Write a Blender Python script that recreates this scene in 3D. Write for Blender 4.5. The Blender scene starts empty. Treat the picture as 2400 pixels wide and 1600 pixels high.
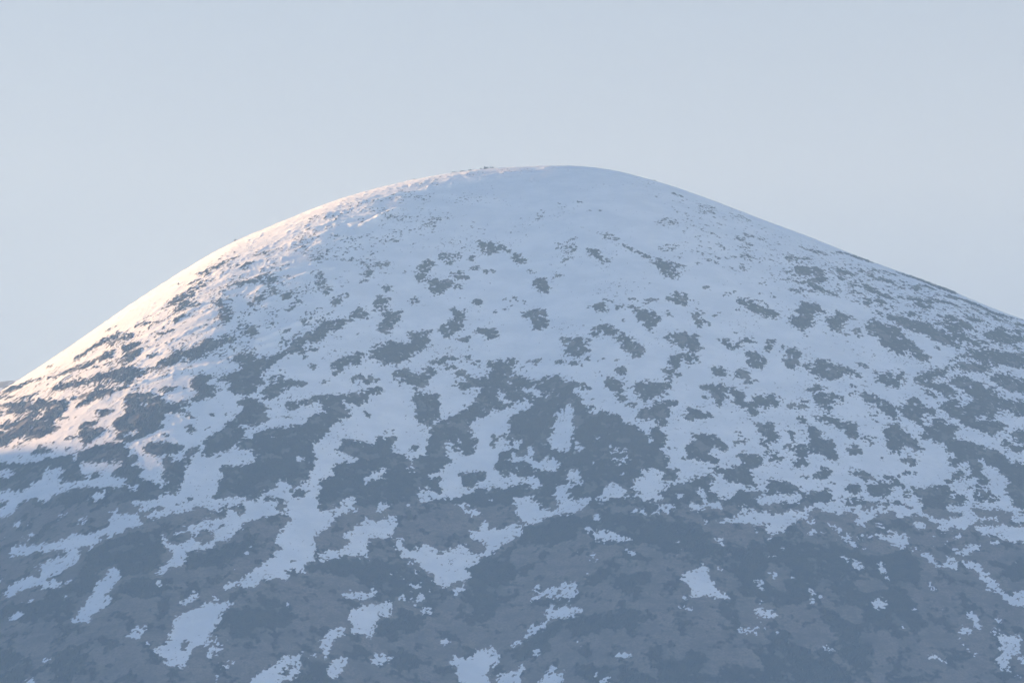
# A snow-streaked dome mountain at low winter sun, seen across a hazy valley (Blender 4.5).
import bpy, math, random
import numpy as np

scene = bpy.context.scene
C = scene.collection
rng = np.random.default_rng(11)
R = math.radians

# ------------------------------------------------------------------ helpers
def props(o, label=None, cat=None, group=None, kind=None):
    if label: o['label'] = label
    if cat: o['category'] = cat
    if group: o['group'] = group
    if kind: o['kind'] = kind
    return o

def grid_mesh(name, X, Y, Z):
    """one quad sheet from three (rows, cols) arrays"""
    n, m = X.shape
    co = np.stack([X, Y, Z], -1).reshape(-1, 3).astype(np.float32)
    i = np.arange(n * m, dtype=np.int32).reshape(n, m)
    q = np.stack([i[:-1, :-1], i[:-1, 1:], i[1:, 1:], i[1:, :-1]], -1).reshape(-1, 4)
    return raw_mesh(name, co, q)

def raw_mesh(name, co, faces, smooth=True):
    me = bpy.data.meshes.new(name)
    k = faces.shape[1]
    me.vertices.add(len(co)); me.vertices.foreach_set('co', np.ascontiguousarray(co, np.float32).ravel())
    me.loops.add(faces.size); me.loops.foreach_set('vertex_index', np.ascontiguousarray(faces, np.int32).ravel())
    me.polygons.add(len(faces)); me.polygons.foreach_set('loop_start', np.arange(0, faces.size, k, dtype=np.int32))
    me.polygons.foreach_set('use_smooth', np.full(len(faces), smooth))
    me.update(calc_edges=True)
    return me

def link(name, me, mat, parent=None):
    o = bpy.data.objects.new(name, me); C.objects.link(o)
    if mat: me.materials.append(mat)
    if parent: o.parent = parent
    return o

_perm = np.random.default_rng(5).permutation(256)
_perm = np.concatenate([_perm, _perm])
_ang = np.random.default_rng(6).uniform(0, 2 * np.pi, 256)
_gx, _gy = np.cos(_ang), np.sin(_ang)
def perlin(x, y, seed=0):
    x = x + seed * 17.31; y = y - seed * 9.77
    xi = np.floor(x).astype(np.int64); yi = np.floor(y).astype(np.int64)
    xf = x - xi; yf = y - yi
    u = xf * xf * xf * (xf * (xf * 6 - 15) + 10); v = yf * yf * yf * (yf * (yf * 6 - 15) + 10)
    def g(ix, iy, dx, dy):
        h = _perm[(_perm[ix & 255] + iy) & 255]
        return _gx[h] * dx + _gy[h] * dy
    a = g(xi, yi, xf, yf); b = g(xi + 1, yi, xf - 1, yf)
    c = g(xi, yi + 1, xf, yf - 1); d = g(xi + 1, yi + 1, xf - 1, yf - 1)
    return (a + (b - a) * u) * (1 - v) + (c + (d - c) * u) * v

def smooth(a, b, x):
    t = np.clip((x - a) / (b - a), 0, 1); return t * t * (3 - 2 * t)

# ------------------------------------------------------------------ the mountain's form (metres; the summit stands over the origin)
SUMMIT = 706.0
RIDGE = [14.4, 14.4, 14.4, 14.4, 14.4, 23.8, 20.6, 22.0, 23.8, 23.6, 24.4, 16.8, 12.7, 4.6, -3.2, -8.3, -10.4, -5.0, -0.3, -0.5, -0.7, -3.4, -3.2, -5.6, -6.3, -3.9, -7.0, -5.8, -4.6, -4.6, -4.6, -4.6, -4.6]
def macro(x, y):
    u = x * 0.565 - x * 0.135 * np.tanh(x / 170.0)
    v = np.where(y < 0, np.sqrt((0.62 * y) ** 2 + 60.0 ** 2) - 60.0, y * 0.36)
    z = SUMMIT - (np.sqrt(u * u + v * v + 55.0 ** 2) - 55.0)
    for i, w in enumerate(RIDGE):
        z = z + w * np.exp(-((x - (-720 + 45 * i)) / 45.0) ** 2)
    return 35.0 * np.logaddexp(0, z / 35.0)

def relief(x, y):
    a = 1.3 * perlin(x / 170, y / 210, 1) + 0.55 * perlin(x / 60, y / 80, 2)
    b = 0.40 * perlin(x / 23, y / 30, 3) + 0.22 * perlin(x / 9, y / 12, 4) + 0.08 * perlin(x / 4, y / 5, 5)
    b = b + 1.5 * np.maximum(perlin(x / 5.5, y / 6.5, 6) - 0.22, 0) + 0.9 * np.maximum(perlin(x / 3, y / 3.4, 7) - 0.25, 0)    # hummocks and buried stones
    left = smooth(140, -120, x)
    return a + b * (0.45 + 0.75 * left)

# ------------------------------------------------------------------ survey of the snow: plan outlines, decimetres
# value 93 = scrub and heath blown clear, 0 = unbroken snow, between = broken cover; one left-flank patch stands for shade among bumps
COVER = '''
16 2702 -2305 3016 -2338 3329 -2365 3641 -2409 3946 -2506 4226 -2576 4515 -2559 4789 -2659 4642 -3780 4549 -4485 4273 -4515 4000 -4523 3732 -4478 3455 -4273 3171 -4103 2928 -3859 2682 -3603
9 1447 -1940 1727 -1957 2012 -1872 2272 -1992 2528 -2136 2785 -2251 2697 -3409 2638 -4183 2378 -4134 2117 -4087 1827 -3857 1535 -3596 1487 -2893
7 -1258 -2727 -1025 -2638 -791 -2535 -491 -2777 -195 -2986 -191 -3761 -477 -3780 -762 -3819 -1031 -3758 -1302 -3674
8 1411 -6379 1731 -6262 2055 -6107 2383 -5940 2715 -5764 3054 -5545 3399 -5310 3746 -5090 4103 -4826 4481 -4431 4354 -5401 4248 -6211 4153 -6929 4066 -7583 3754 -7675 3445 -7755 3135 -7859 2827 -7971 2522 -8061 2220 -8140 1919 -8225 1620 -8294 1324 -8338 1344 -7875 1366 -7396 1388 -6898
97 -4330 -7370 -4000 -7729 -3681 -8041 -3374 -8292 -3076 -8495 -2787 -8643 -2508 -8702 -2233 -8706 -1959 -8699 -1927 -9188 -1895 -9658 -1865 -10110 -1836 -10547 -1808 -10971 -1780 -11385 -2026 -11424 -2273 -11450 -2520 -11470 -2770 -11452 -3027 -11375 -3289 -11263 -3556 -11130 -3829 -10969 -3900 -10461 -3974 -9929 -4053 -9365 -4137 -8760 -4229 -8101
97 -1966 -8699 -1686 -8665 -1408 -8589 -1129 -8493 -849 -8399 -566 -8321 -282 -8272 3 -8273 3 -8753 3 -9218 3 -9668 3 -10105 3 -10531 3 -10949 -256 -10947 -515 -10987 -772 -11054 -1028 -11138 -1282 -11231 -1534 -11319 -1786 -11386 -1813 -10972 -1842 -10548 -1871 -10111 -1901 -9659 -1933 -9189
97 -3 -8272 281 -8332 564 -8413 847 -8471 1130 -8481 1414 -8456 1700 -8408 1988 -8337 1955 -8835 1923 -9314 1892 -9776 1862 -10224 1833 -10659 1805 -11084 1544 -11123 1285 -11147 1027 -11153 771 -11127 514 -11068 256 -10998 -3 -10949 -3 -10531 -3 -10105 -3 -9668 -3 -9217 -3 -8753
97 1982 -8339 2265 -8260 2549 -8187 2835 -8103 3125 -7999 3416 -7903 3706 -7828 3997 -7750 4296 -7628 4215 -8203 4139 -8744 4067 -9256 3999 -9742 3933 -10209 3869 -10660 3609 -10696 3349 -10744 3087 -10807 2826 -10876 2568 -10932 2311 -10979 2054 -11033 1798 -11086 1827 -10660 1856 -10225 1886 -9778 1917 -9316 1949 -8836
92 -2149 -6038 -2086 -6028 -1997 -6000 -1920 -5903 -1878 -5843 -1877 -5713 -1766 -5720 -1743 -5807 -1758 -5871 -1727 -5934 -1798 -5965 -1845 -5953 -1868 -6015 -1901 -6075 -1964 -6079 -2000 -6095 -1952 -6133 -1996 -6159 -2009 -6231 -2065 -6349 -2067 -6452 -2039 -6537 -2087 -6562 -2115 -6549
80 -1732 -5924 -1605 -5888 -1607 -5855 -1736 -5882
92 -1779 -5976 -1704 -6017 -1714 -6090 -1766 -6060
92 -1702 -6233 -1660 -6168 -1597 -6160 -1624 -6245 -1681 -6292
80 -1934 -6292 -1875 -6328 -1874 -6308 -1932 -6267
80 -1882 -6327 -1814 -6360 -1814 -6340 -1881 -6302
92 -2010 -6438 -1954 -6393 -1856 -6389 -1844 -6429 -1913 -6477 -1985 -6482
92 -2059 -6717 -2039 -6618 -1971 -6564 -1860 -6469 -1696 -6514 -1688 -6572 -1736 -6606 -1763 -6588 -1833 -6630 -1881 -6709 -1920 -6806 -1979 -6852 -2036 -6799
92 -1504 -6215 -1490 -6112 -1421 -6046 -1370 -5943 -1300 -5875 -1209 -5861 -1240 -6001 -1290 -6124 -1363 -6123 -1402 -6253 -1435 -6340 -1467 -6416 -1495 -6393 -1473 -6289
80 -1573 -6540 -1482 -6457 -1489 -6413 -1583 -6484
92 -1211 -5821 -1132 -5718 -1034 -5619 -979 -5604 -885 -5660 -879 -5547 -695 -5502 -720 -5629 -782 -5753 -844 -5819 -834 -5876 -887 -5940 -932 -5962 -958 -6009 -1084 -6055 -1105 -5972 -1187 -5966 -1163 -5869
80 -537 -5624 -467 -5543 -472 -5523 -543 -5600
80 -395 -5614 -331 -5649 -328 -5627 -391 -5588
92 -696 -5910 -615 -5822 -552 -5789 -460 -5772 -332 -5724 -341 -5803 -423 -5834 -505 -5829 -560 -5859 -586 -5923 -650 -5928
92 -358 -5883 -286 -5807 -222 -5803 -249 -5873 -321 -5908
92 -1341 -6424 -1310 -6308 -1257 -6263 -1219 -6321 -1154 -6243 -1172 -6365 -1084 -6309 -1074 -6335 -1161 -6429 -1233 -6422 -1272 -6356 -1312 -6474
92 -997 -6196 -955 -6115 -874 -6083 -836 -6131 -773 -6123 -728 -6092 -748 -6001 -694 -5977 -630 -6020 -646 -6120 -690 -6188 -705 -6325 -784 -6422 -830 -6359 -868 -6293 -901 -6398 -937 -6390 -913 -6287 -977 -6267
80 -1038 -6399 -978 -6334 -982 -6312 -1043 -6372
92 -1263 -6584 -1194 -6506 -1124 -6466 -1052 -6462 -1076 -6546 -1136 -6621 -1190 -6619
92 -1865 -6991 -1843 -6904 -1749 -6851 -1662 -6813 -1646 -6772 -1594 -6753 -1506 -6726 -1455 -6685 -1401 -6681 -1349 -6666 -1297 -6623 -1226 -6611 -1206 -6662 -1153 -6655 -1186 -6703 -1175 -6775 -1235 -6822 -1289 -6801 -1333 -6832 -1352 -6782 -1412 -6836 -1384 -6875 -1348 -6893 -1287 -6866 -1319 -6941 -1306 -7029 -1365 -7102 -1447 -7236 -1477 -7335 -1523 -7474 -1588 -7561 -1584 -7632 -1556 -7750 -1530 -7840 -1562 -7892 -1557 -7978 -1600 -7971 -1578 -8069 -1582 -8156 -1630 -8219 -1620 -8251 -1694 -8283 -1741 -8206 -1816 -8233 -1844 -8322 -1898 -8395 -1949 -8397 -1942 -8499 -1983 -8518 -2020 -7972 -2058 -7395 -1965 -7361 -1906 -7323 -1826 -7340 -1725 -7275 -1631 -7223 -1645 -7132 -1594 -7104 -1588 -7038 -1510 -7011 -1478 -6956 -1576 -6931 -1563 -6834 -1675 -6910 -1700 -6933 -1767 -7006 -1827 -7029
92 -2092 -6883 -2029 -6898 -1999 -6959 -1944 -6990 -2003 -7036 -1969 -7153 -1981 -7247 -2067 -7262
80 -1980 -7164 -1860 -7163 -1861 -7144 -1982 -7140
80 -1866 -7166 -1738 -7126 -1740 -7107 -1868 -7142
80 -1868 -7297 -1807 -7313 -1807 -7292 -1868 -7271
80 -1811 -7316 -1764 -7267 -1769 -7248 -1817 -7293
80 -1714 -7202 -1657 -7170 -1659 -7152 -1717 -7179
0 -1929 -7509 -1890 -7444 -1886 -7509 -1910 -7528
0 -1701 -7851 -1670 -7792 -1634 -7829 -1664 -7897
92 -1738 -8393 -1709 -8320 -1633 -8322 -1584 -8276 -1566 -8305 -1610 -8418 -1659 -8446
92 -1922 -8549 -1879 -8436 -1809 -8471 -1751 -8463 -1755 -8531 -1720 -8558 -1758 -8631 -1824 -8641 -1803 -8571 -1849 -8509
80 -1722 -8678 -1676 -8606 -1684 -8585 -1732 -8651
92 -817 -6525 -783 -6459 -710 -6477 -675 -6468 -603 -6442 -583 -6558 -599 -6654 -588 -6762 -622 -6879 -698 -7006 -743 -6982 -781 -6884 -801 -6780 -786 -6665 -815 -6581
92 -1213 -6945 -1198 -6866 -1161 -6910 -1140 -6995 -1184 -6991
80 -1047 -7216 -979 -7161 -982 -7140 -1051 -7190
80 -989 -7169 -928 -7147 -929 -7124 -990 -7141
80 -1462 -7396 -1419 -7403 -1418 -7383 -1460 -7371
80 -1128 -6772 -1080 -6849 -1074 -6834 -1121 -6754
92 -1419 -7642 -1372 -7539 -1352 -7407 -1291 -7389 -1230 -7404 -1167 -7437 -1090 -7411 -1084 -7338 -1103 -7291 -1025 -7283 -940 -7202 -920 -7285 -935 -7360 -968 -7406 -939 -7520 -843 -7525 -816 -7569 -714 -7487 -672 -7424 -691 -7342 -668 -7177 -663 -7033 -629 -6935 -543 -6833 -472 -6792 -438 -6695 -368 -6647 -333 -6551 -298 -6436 -236 -6338 -227 -6281 -300 -6287 -397 -6393 -426 -6303 -436 -6211 -355 -6142 -292 -6116 -183 -6128 -202 -6072 -184 -5956 -230 -5920 -185 -5841 -103 -5822 -57 -5863 -39 -5768 9 -5773 9 -6100 -38 -6095 -11 -6268 9 -6326 9 -6512 -56 -6450 -92 -6336 -146 -6354 -109 -6484 -20 -6582 -11 -6620 -153 -6667 -250 -6780 -303 -6875 -355 -6935 -328 -7039 -283 -7140 -282 -7246 -332 -7408 -394 -7399 -412 -7315 -431 -7178 -493 -7154 -561 -7292 -533 -7391 -470 -7499 -478 -7535 -530 -7563 -529 -7648 -579 -7694 -664 -7783 -654 -7823 -552 -7773 -551 -7823 -584 -7881 -531 -7986 -589 -8066 -624 -8025 -685 -7974 -736 -8005 -742 -8090 -724 -8151 -697 -8210 -606 -8104 -495 -8112 -411 -8063 -360 -7989 -292 -7947 -250 -7893 -147 -7889 -79 -7907 9 -7881 8 -8293 -245 -8288 -499 -8325 -751 -8389 -1001 -8468 -1250 -8556 -1498 -8637 -1496 -8504 -1492 -8420 -1513 -8342 -1483 -8266 -1451 -8222 -1512 -8206 -1514 -8156 -1476 -8076 -1392 -8034 -1406 -7918 -1401 -7847 -1343 -7794 -1225 -7738 -1227 -7686 -1279 -7686 -1316 -7627 -1375 -7664
0 -1322 -8449 -1318 -8364 -1286 -8312 -1219 -8297 -1232 -8401 -1194 -8503 -1383 -8601 -1369 -8530
0 -1156 -7972 -1107 -7887 -1049 -7833 -1018 -7736 -967 -7702 -1016 -7787 -989 -7847 -1029 -7920 -1087 -7965 -1168 -8095 -1177 -8081
0 -853 -7769 -787 -7681 -769 -7710 -802 -7771
0 -805 -7635 -754 -7603 -745 -7626 -788 -7655
0 -1052 -8470 -1039 -8367 -982 -8306 -939 -8333 -986 -8430
0 -822 -8279 -780 -8258 -775 -8298
0 -442 -8216 -384 -8141 -324 -8149 -374 -8221
0 -383 -8239 -298 -8212 -264 -8273 -348 -8283
0 -181 -8047 -138 -8055 -155 -8096
0 -40 -8207 -27 -8183 -19 -8217
92 -836 -7470 -821 -7378 -831 -7311 -788 -7316 -735 -7310 -742 -7391 -802 -7425
92 -433 -7664 -356 -7669 -295 -7636 -218 -7621 -200 -7688 -225 -7791 -285 -7846 -344 -7920 -378 -7908 -388 -7809 -424 -7730
92 -593 -6012 -540 -5943 -476 -5931 -457 -5985 -403 -5986 -383 -6070 -347 -6084 -355 -6142 -455 -6119 -484 -6048 -503 -5974 -556 -6043
60 -552 -6271 -445 -6193 -435 -6305 -498 -6298
60 -493 -7154 -414 -7158 -411 -7402 -473 -7344 -534 -7321
78 -177 -7222 -169 -7081 -81 -7029 9 -7072 9 -7125 -98 -7170 -159 -7204
80 -187 -7235 -131 -7286 -124 -7256 -178 -7197
92 -37 -6853 9 -6768 9 -7001 -19 -6945
92 -149 -7585 -106 -7465 -89 -7362 9 -7301 9 -7679 -45 -7724 -105 -7713 -62 -7621 -157 -7593
92 406 -5537 682 -5610 644 -5662 588 -5708 660 -5774 705 -5833 632 -5817 585 -5903 512 -5884 449 -5787 460 -5692 433 -5605
80 404 -5844 453 -5868 456 -5831 407 -5799
92 903 -5638 1004 -5639 1066 -5697 1101 -5774 1115 -5892 1057 -5975 1012 -5967 978 -5899 926 -5799 928 -5720
0 998 -5820 1026 -5809 1015 -5859
92 1309 -5604 1589 -5539 1593 -5641 1646 -5687 1504 -5765 1423 -5733 1398 -5678 1419 -5622 1362 -5654 1316 -5663
92 1776 -5480 1847 -5538 1905 -5494 1978 -5506 1938 -5565 1868 -5654 1825 -5608 1792 -5537
92 1985 -5398 2090 -5352 2065 -5448 2019 -5447
92 2127 -5485 2191 -5394 2179 -5569
92 1981 -5610 2066 -5575 2072 -5635 2124 -5676 2145 -5771 2093 -5874 2017 -5924 1966 -5863 1990 -5772 2012 -5701 1976 -5695
92 -9 -5790 55 -5819 37 -5893 9 -6005 -9 -6041
92 114 -5859 210 -5854 220 -5817 274 -5872 228 -5897 242 -5959 173 -5931
92 356 -5915 456 -5936 529 -5947 582 -6019 591 -6060 492 -6014 374 -5979
80 616 -5984 664 -5965 661 -5931 612 -5941
80 707 -6004 773 -5976 770 -5942 703 -5961
80 866 -6046 919 -6008 915 -5975 861 -6005
92 860 -6186 908 -6112 952 -6133 949 -6248 1002 -6278 939 -6286 876 -6264
92 1295 -5948 1343 -5900 1390 -5861 1483 -5841 1546 -5846 1597 -5923 1541 -5957 1493 -6008 1421 -5994 1386 -5951 1410 -6045 1407 -6105 1352 -6115 1319 -6042 1330 -5981
92 1232 -6173 1270 -6129 1342 -6127 1403 -6184 1409 -6260 1362 -6298 1292 -6242
92 1656 -6027 1722 -5988 1784 -6009 1822 -6066 1776 -6150 1711 -6179 1678 -6120
92 1852 -6096 1894 -5991 1941 -5963 1984 -6018 1996 -6113 1989 -6214 1926 -6218 1885 -6153
80 2003 -6151 2047 -6117 2047 -6086 2003 -6112
92 -9 -6041 54 -6107 91 -6142 136 -6199 244 -6227 263 -6175 317 -6163 389 -6175 433 -6283 506 -6275 611 -6408 664 -6467 619 -6475 539 -6445 503 -6416 529 -6516 545 -6614 570 -6694 622 -6762 630 -6837 663 -6918 736 -6860 823 -6910 874 -6970 890 -7044 950 -7102 1010 -7139 1033 -7228 1085 -7262 1089 -7404 1156 -7470 1180 -7521 1228 -7604 1260 -7687 1231 -7759 1195 -7797 1265 -7773 1316 -7784 1312 -7879 1291 -7958 1220 -8015 1145 -7970 1199 -7916 1184 -7849 1100 -7819 1031 -7821 1036 -7906 957 -7972 947 -8022 961 -8106 918 -8137 859 -8114 844 -8046 802 -8007 707 -8073 705 -8139 678 -8199 610 -8233 551 -8192 475 -8204 424 -8164 435 -8052 513 -7974 462 -7960 376 -7934 343 -7891 359 -7979 350 -8027 315 -8050 365 -8196 368 -8279 312 -8320 245 -8277 203 -8233 229 -8158 170 -8093 136 -8053 51 -8037 -9 -8062 -9 -7583 -9 -7088 -9 -6574
0 289 -7258 335 -7059 364 -6835 436 -6729 463 -6682 516 -6752 523 -6827 482 -6906 503 -7020 501 -7109 477 -7226 488 -7352 444 -7426 348 -7398 314 -7370
0 166 -7243 170 -7348 165 -7486 199 -7546 286 -7501 329 -7530 380 -7631 362 -7711 301 -7727 233 -7691 173 -7625 95 -7505 -9 -7506 -9 -7386 52 -7324 26 -7251 0 -7142 -9 -7088 26 -7110 66 -7204 52 -7290 26 -7407 104 -7438 131 -7270
0 -9 -6602 90 -6507 161 -6559 160 -6669 71 -6723 -9 -6766
0 27 -6235 90 -6265 162 -6346 189 -6344 234 -6430 305 -6450 305 -6506 242 -6525 144 -6426 81 -6375 54 -6277
92 -9 -6287 45 -6285 81 -6375 72 -6503 -9 -6528
0 -9 -7702 52 -7719 112 -7772 172 -7777 240 -7862 214 -7930 180 -7938 111 -7864 43 -7852 -9 -7871
0 17 -7646 61 -7619 65 -7662
0 430 -7765 474 -7719 525 -7776 549 -7867 556 -7961 487 -7950 446 -7871
0 487 -7421 515 -7333 584 -7370 557 -7432
55 749 -7416 792 -7414 868 -7502 962 -7544 931 -7715 835 -7740 778 -7646 772 -7541
70 552 -7681 648 -7637 654 -7775 617 -7868 568 -7770
65 665 -7258 718 -7251 706 -7355 672 -7330
0 908 -7331 934 -7332 924 -7385
0 840 -7885 875 -7856 883 -7882 848 -7912
0 250 -6674 294 -6678 285 -6712
92 1087 -7191 1167 -7168 1218 -7217 1223 -7306 1230 -7358 1217 -7465 1154 -7506 1095 -7456 1134 -7349 1102 -7279
78 1225 -7252 1319 -7312 1299 -7368 1222 -7341
80 1245 -7474 1322 -7502 1326 -7479 1250 -7446
92 747 -6371 810 -6390 785 -6310 848 -6318 882 -6378 944 -6420 933 -6476 897 -6474 913 -6550 857 -6639 832 -6561 781 -6461
80 692 -6217 765 -6215 765 -6188 692 -6182
80 691 -6283 790 -6286 790 -6259 691 -6248
80 682 -6408 714 -6384 709 -6355 676 -6372
92 864 -6695 892 -6642 955 -6626 935 -6700 899 -6735
92 906 -6790 961 -6747 1031 -6784 994 -6821 932 -6810
92 950 -6514 1023 -6458 1025 -6401 1080 -6380 1169 -6401 1261 -6342 1326 -6313 1310 -6469 1255 -6515 1287 -6604 1216 -6595 1158 -6703 1086 -6718 1025 -6683 1055 -6589 993 -6552
92 1156 -6750 1229 -6705 1338 -6653 1361 -6743 1277 -6829 1273 -6940 1269 -7031 1239 -7125 1187 -7112 1138 -7008 1103 -7010 1083 -7056 1014 -7031 980 -6976 928 -6956 1035 -6922 1056 -6830 1145 -6825
80 567 -6612 644 -6669 647 -6650 570 -6587
80 638 -6668 689 -6688 691 -6668 639 -6643
92 623 -6744 676 -6757 728 -6822 657 -6807
92 1547 -6386 1603 -6354 1693 -6350 1715 -6276 1756 -6352 1847 -6343 1907 -6380 1908 -6515 1949 -6578 2010 -6594 2020 -6724 1954 -6784 1924 -6700 1857 -6627 1806 -6586 1829 -6483 1762 -6408 1743 -6585 1711 -6689 1658 -6683 1681 -6583 1641 -6479 1596 -6490
92 1547 -6586 1594 -6528 1602 -6545 1581 -6607
92 1959 -6555 1993 -6447 2060 -6384 2123 -6400 2110 -6597 2037 -6604
92 1408 -6883 1440 -6767 1485 -6758 1535 -6823 1597 -6828 1647 -6891 1573 -6944 1447 -6996 1404 -6975
92 1964 -6902 2035 -6906 2091 -6887 2076 -7114 2024 -7076 1994 -6994
68 1991 -7178 2077 -7095 2067 -7244 1995 -7249
92 1802 -7108 1839 -7079 1853 -7129 1824 -7174
65 1766 -7280 1841 -7187 1920 -7182 1842 -7313 1781 -7321
92 1436 -7224 1499 -7204 1560 -7201 1622 -7198 1662 -7270 1703 -7314 1733 -7396 1669 -7446 1627 -7420 1564 -7468 1587 -7534 1652 -7608 1640 -7663 1580 -7657 1512 -7635 1383 -7638 1405 -7530 1373 -7464 1439 -7366 1477 -7288
80 1316 -7547 1364 -7640 1375 -7619 1330 -7520
92 1778 -7526 1817 -7445 1896 -7441 1998 -7463 2010 -7547 1944 -7638 1878 -7727 1906 -7822 1926 -7920 1913 -7992 1836 -7996 1763 -7929 1730 -7902 1686 -7929 1668 -7796 1591 -7777 1550 -7750 1654 -7729 1777 -7684 1841 -7632 1844 -7579 1802 -7555
92 2017 -7314 2066 -7262 2056 -7409 2012 -7387
92 1245 -8047 1331 -8021 1411 -7943 1492 -7880 1588 -7846 1620 -7874 1590 -7965 1561 -8021 1518 -8028 1548 -8107 1597 -8149 1611 -8214 1680 -8183 1744 -8102 1824 -8049 1909 -8044 1952 -8049 1938 -8120 1900 -8198 1949 -8218 2001 -8220 1992 -8356 1691 -8430 1392 -8478 1095 -8502 800 -8484 505 -8416 549 -8347 600 -8328 618 -8251 720 -8258 787 -8254 931 -8254 989 -8289 1065 -8298 1166 -8303 1153 -8204 1096 -8140 1189 -8152 1235 -8081
0 1274 -8170 1307 -8174 1348 -8211 1304 -8258
0 1456 -8088 1499 -8082 1546 -8158 1507 -8248 1466 -8221
0 1489 -8267 1557 -8273 1616 -8263 1627 -8376 1568 -8370 1495 -8316
0 1384 -8348 1436 -8325 1508 -8396 1473 -8434 1380 -8439
0 1102 -8445 1164 -8352 1274 -8360 1263 -8427 1177 -8450
0 1749 -8302 1818 -8286 1822 -8351 1772 -8355
92 847 -8229 900 -8185 961 -8131 1020 -8141 992 -8207 915 -8244
0 934 -8450 1093 -8470 1083 -8502 932 -8499
92 -9 -8111 34 -8149 25 -8295 -8 -8291
92 2177 -5313 2264 -5276 2219 -5382 2202 -5496 2164 -5512
80 2244 -5423 2318 -5400 2324 -5346 2251 -5356
92 2297 -5457 2367 -5385 2424 -5372 2437 -5323 2463 -5345 2453 -5480 2467 -5538 2416 -5601 2417 -5706 2392 -5799 2339 -5778 2298 -5710 2274 -5657 2317 -5577 2350 -5500
92 2441 -5634 2502 -5673 2548 -5676 2581 -5491 2617 -5497 2731 -5467 2689 -5531 2742 -5549 2834 -5558 2905 -5586 2944 -5663 2958 -5710 2886 -5693 2806 -5669 2783 -5723 2756 -5820 2660 -5872 2588 -5870 2516 -5857 2513 -5774 2562 -5734 2479 -5746
92 2894 -5450 2969 -5386 3039 -5425 3006 -5488 2952 -5474
92 3048 -5531 3089 -5486 3141 -5513 3269 -5432 3352 -5389 3297 -5519 3269 -5622 3300 -5672 3237 -5759 3192 -5749 3143 -5687 3055 -5745 3113 -5616
80 3211 -5365 3289 -5357 3293 -5329 3217 -5330
92 3193 -4782 3484 -4597 3508 -4738 3556 -4813 3619 -4931 3555 -5000 3578 -5050 3526 -5100 3423 -5010 3505 -4940 3437 -4880 3384 -4934 3376 -5012 3307 -5051 3296 -4974 3225 -4932 3193 -4880
92 3727 -4453 3867 -4394 3935 -4461 3935 -4545 3858 -4553 3775 -4534
80 3676 -4656 3716 -4727 3730 -4686 3693 -4604
92 4037 -4239 4134 -4152 4149 -4259 4169 -4330 4060 -4367
80 4154 -4232 4246 -4151 4257 -4074 4167 -4140
80 4340 -3994 4444 -4059 4467 -3961 4368 -3870
80 4428 -4065 4512 -4065 4533 -3967 4453 -3942
92 4503 -3730 4914 -3171 4890 -3352
92 3759 -4935 3864 -4750 3976 -4600 3990 -4479 4108 -4443 4256 -4321 4354 -4298 4582 -4109 4811 -3926 4734 -4488 4392 -4670 4321 -4636 4259 -4677 4182 -4770 4105 -4935 4085 -5026 3967 -5076 3854 -5087 3819 -4980 3895 -4888 3976 -4840 4059 -4850 4089 -4763 3990 -4726 3878 -4795 3805 -4937
92 3387 -5450 3477 -5383 3524 -5291 3606 -5217 3696 -5078 3774 -5053 3703 -5184 3714 -5251 3611 -5344 3559 -5483 3652 -5477 3729 -5525 3768 -5668 3712 -5757 3657 -5757 3596 -5648 3524 -5634 3515 -5548 3463 -5605 3436 -5517
80 3645 -5165 3803 -5018 3805 -4978 3648 -5116
92 3471 -5701 3536 -5695 3567 -5793 3507 -5796
92 3700 -5375 3787 -5266 3896 -5201 3922 -5296 4005 -5299 4022 -5386 4092 -5344 4106 -5455 4140 -5551 4217 -5524 4277 -5553 4616 -5339 4564 -5713 4382 -5785 4201 -5858 4168 -5765 4099 -5806 4057 -5918 4021 -6069 3963 -6095 3903 -5990 3868 -6134 3938 -6149 4082 -6081 4116 -6172 4008 -6310 3962 -6392 3883 -6381 3809 -6324 3761 -6278 3712 -6232 3633 -6133 3591 -6021 3563 -5946 3654 -5868 3735 -5793 3760 -5893 3801 -5856 3857 -5767 3946 -5636 3881 -5643 3808 -5561 3764 -5464
92 4072 -5210 4125 -5074 4225 -4947 4281 -4875 4325 -4971 4511 -4856 4697 -4750 4647 -5113 4458 -5219 4269 -5330 4183 -5283 4153 -5230 4193 -5126
92 2460 -6102 2529 -6037 2577 -5998 2616 -6085 2519 -6162 2493 -6151
92 2106 -6387 2172 -6343 2242 -6367 2190 -6473 2177 -6535 2094 -6565
92 2271 -6464 2346 -6419 2398 -6333 2451 -6345 2441 -6466 2366 -6510 2283 -6547
92 2507 -6206 2601 -6152 2691 -6157 2684 -6241 2651 -6314 2650 -6433 2593 -6473 2543 -6432 2512 -6363 2509 -6285
65 2701 -6153 2787 -6096 2746 -6256 2709 -6271
80 2822 -6122 2897 -5967 2890 -5947 2814 -6098
80 2850 -5907 2879 -5967 2889 -5943 2863 -5877
92 2896 -6087 2959 -5994 3039 -6017 3076 -6103 3133 -6075 3179 -6156 3204 -6268 3168 -6446 3120 -6387 3072 -6329 3035 -6245 3007 -6157 2939 -6210 2926 -6155
92 3204 -6268 3255 -6121 3283 -6024 3380 -5873 3435 -5956 3452 -6055 3539 -6084 3485 -6168 3405 -6159 3393 -6349 3403 -6426 3316 -6401 3276 -6358 3235 -6315
92 2328 -6733 2358 -6618 2397 -6692 2416 -6800 2366 -6759
92 2466 -6613 2565 -6599 2591 -6493 2620 -6580 2668 -6641 2740 -6633 2831 -6616 2818 -6852 2767 -6928 2721 -6851 2675 -6773 2627 -6713 2540 -6685 2488 -6663
92 2074 -6874 2130 -6836 2154 -6996 2186 -7041 2146 -7109 2077 -7222 2050 -7231
92 2245 -6947 2292 -6914 2297 -6968 2262 -7090 2248 -7039
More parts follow.
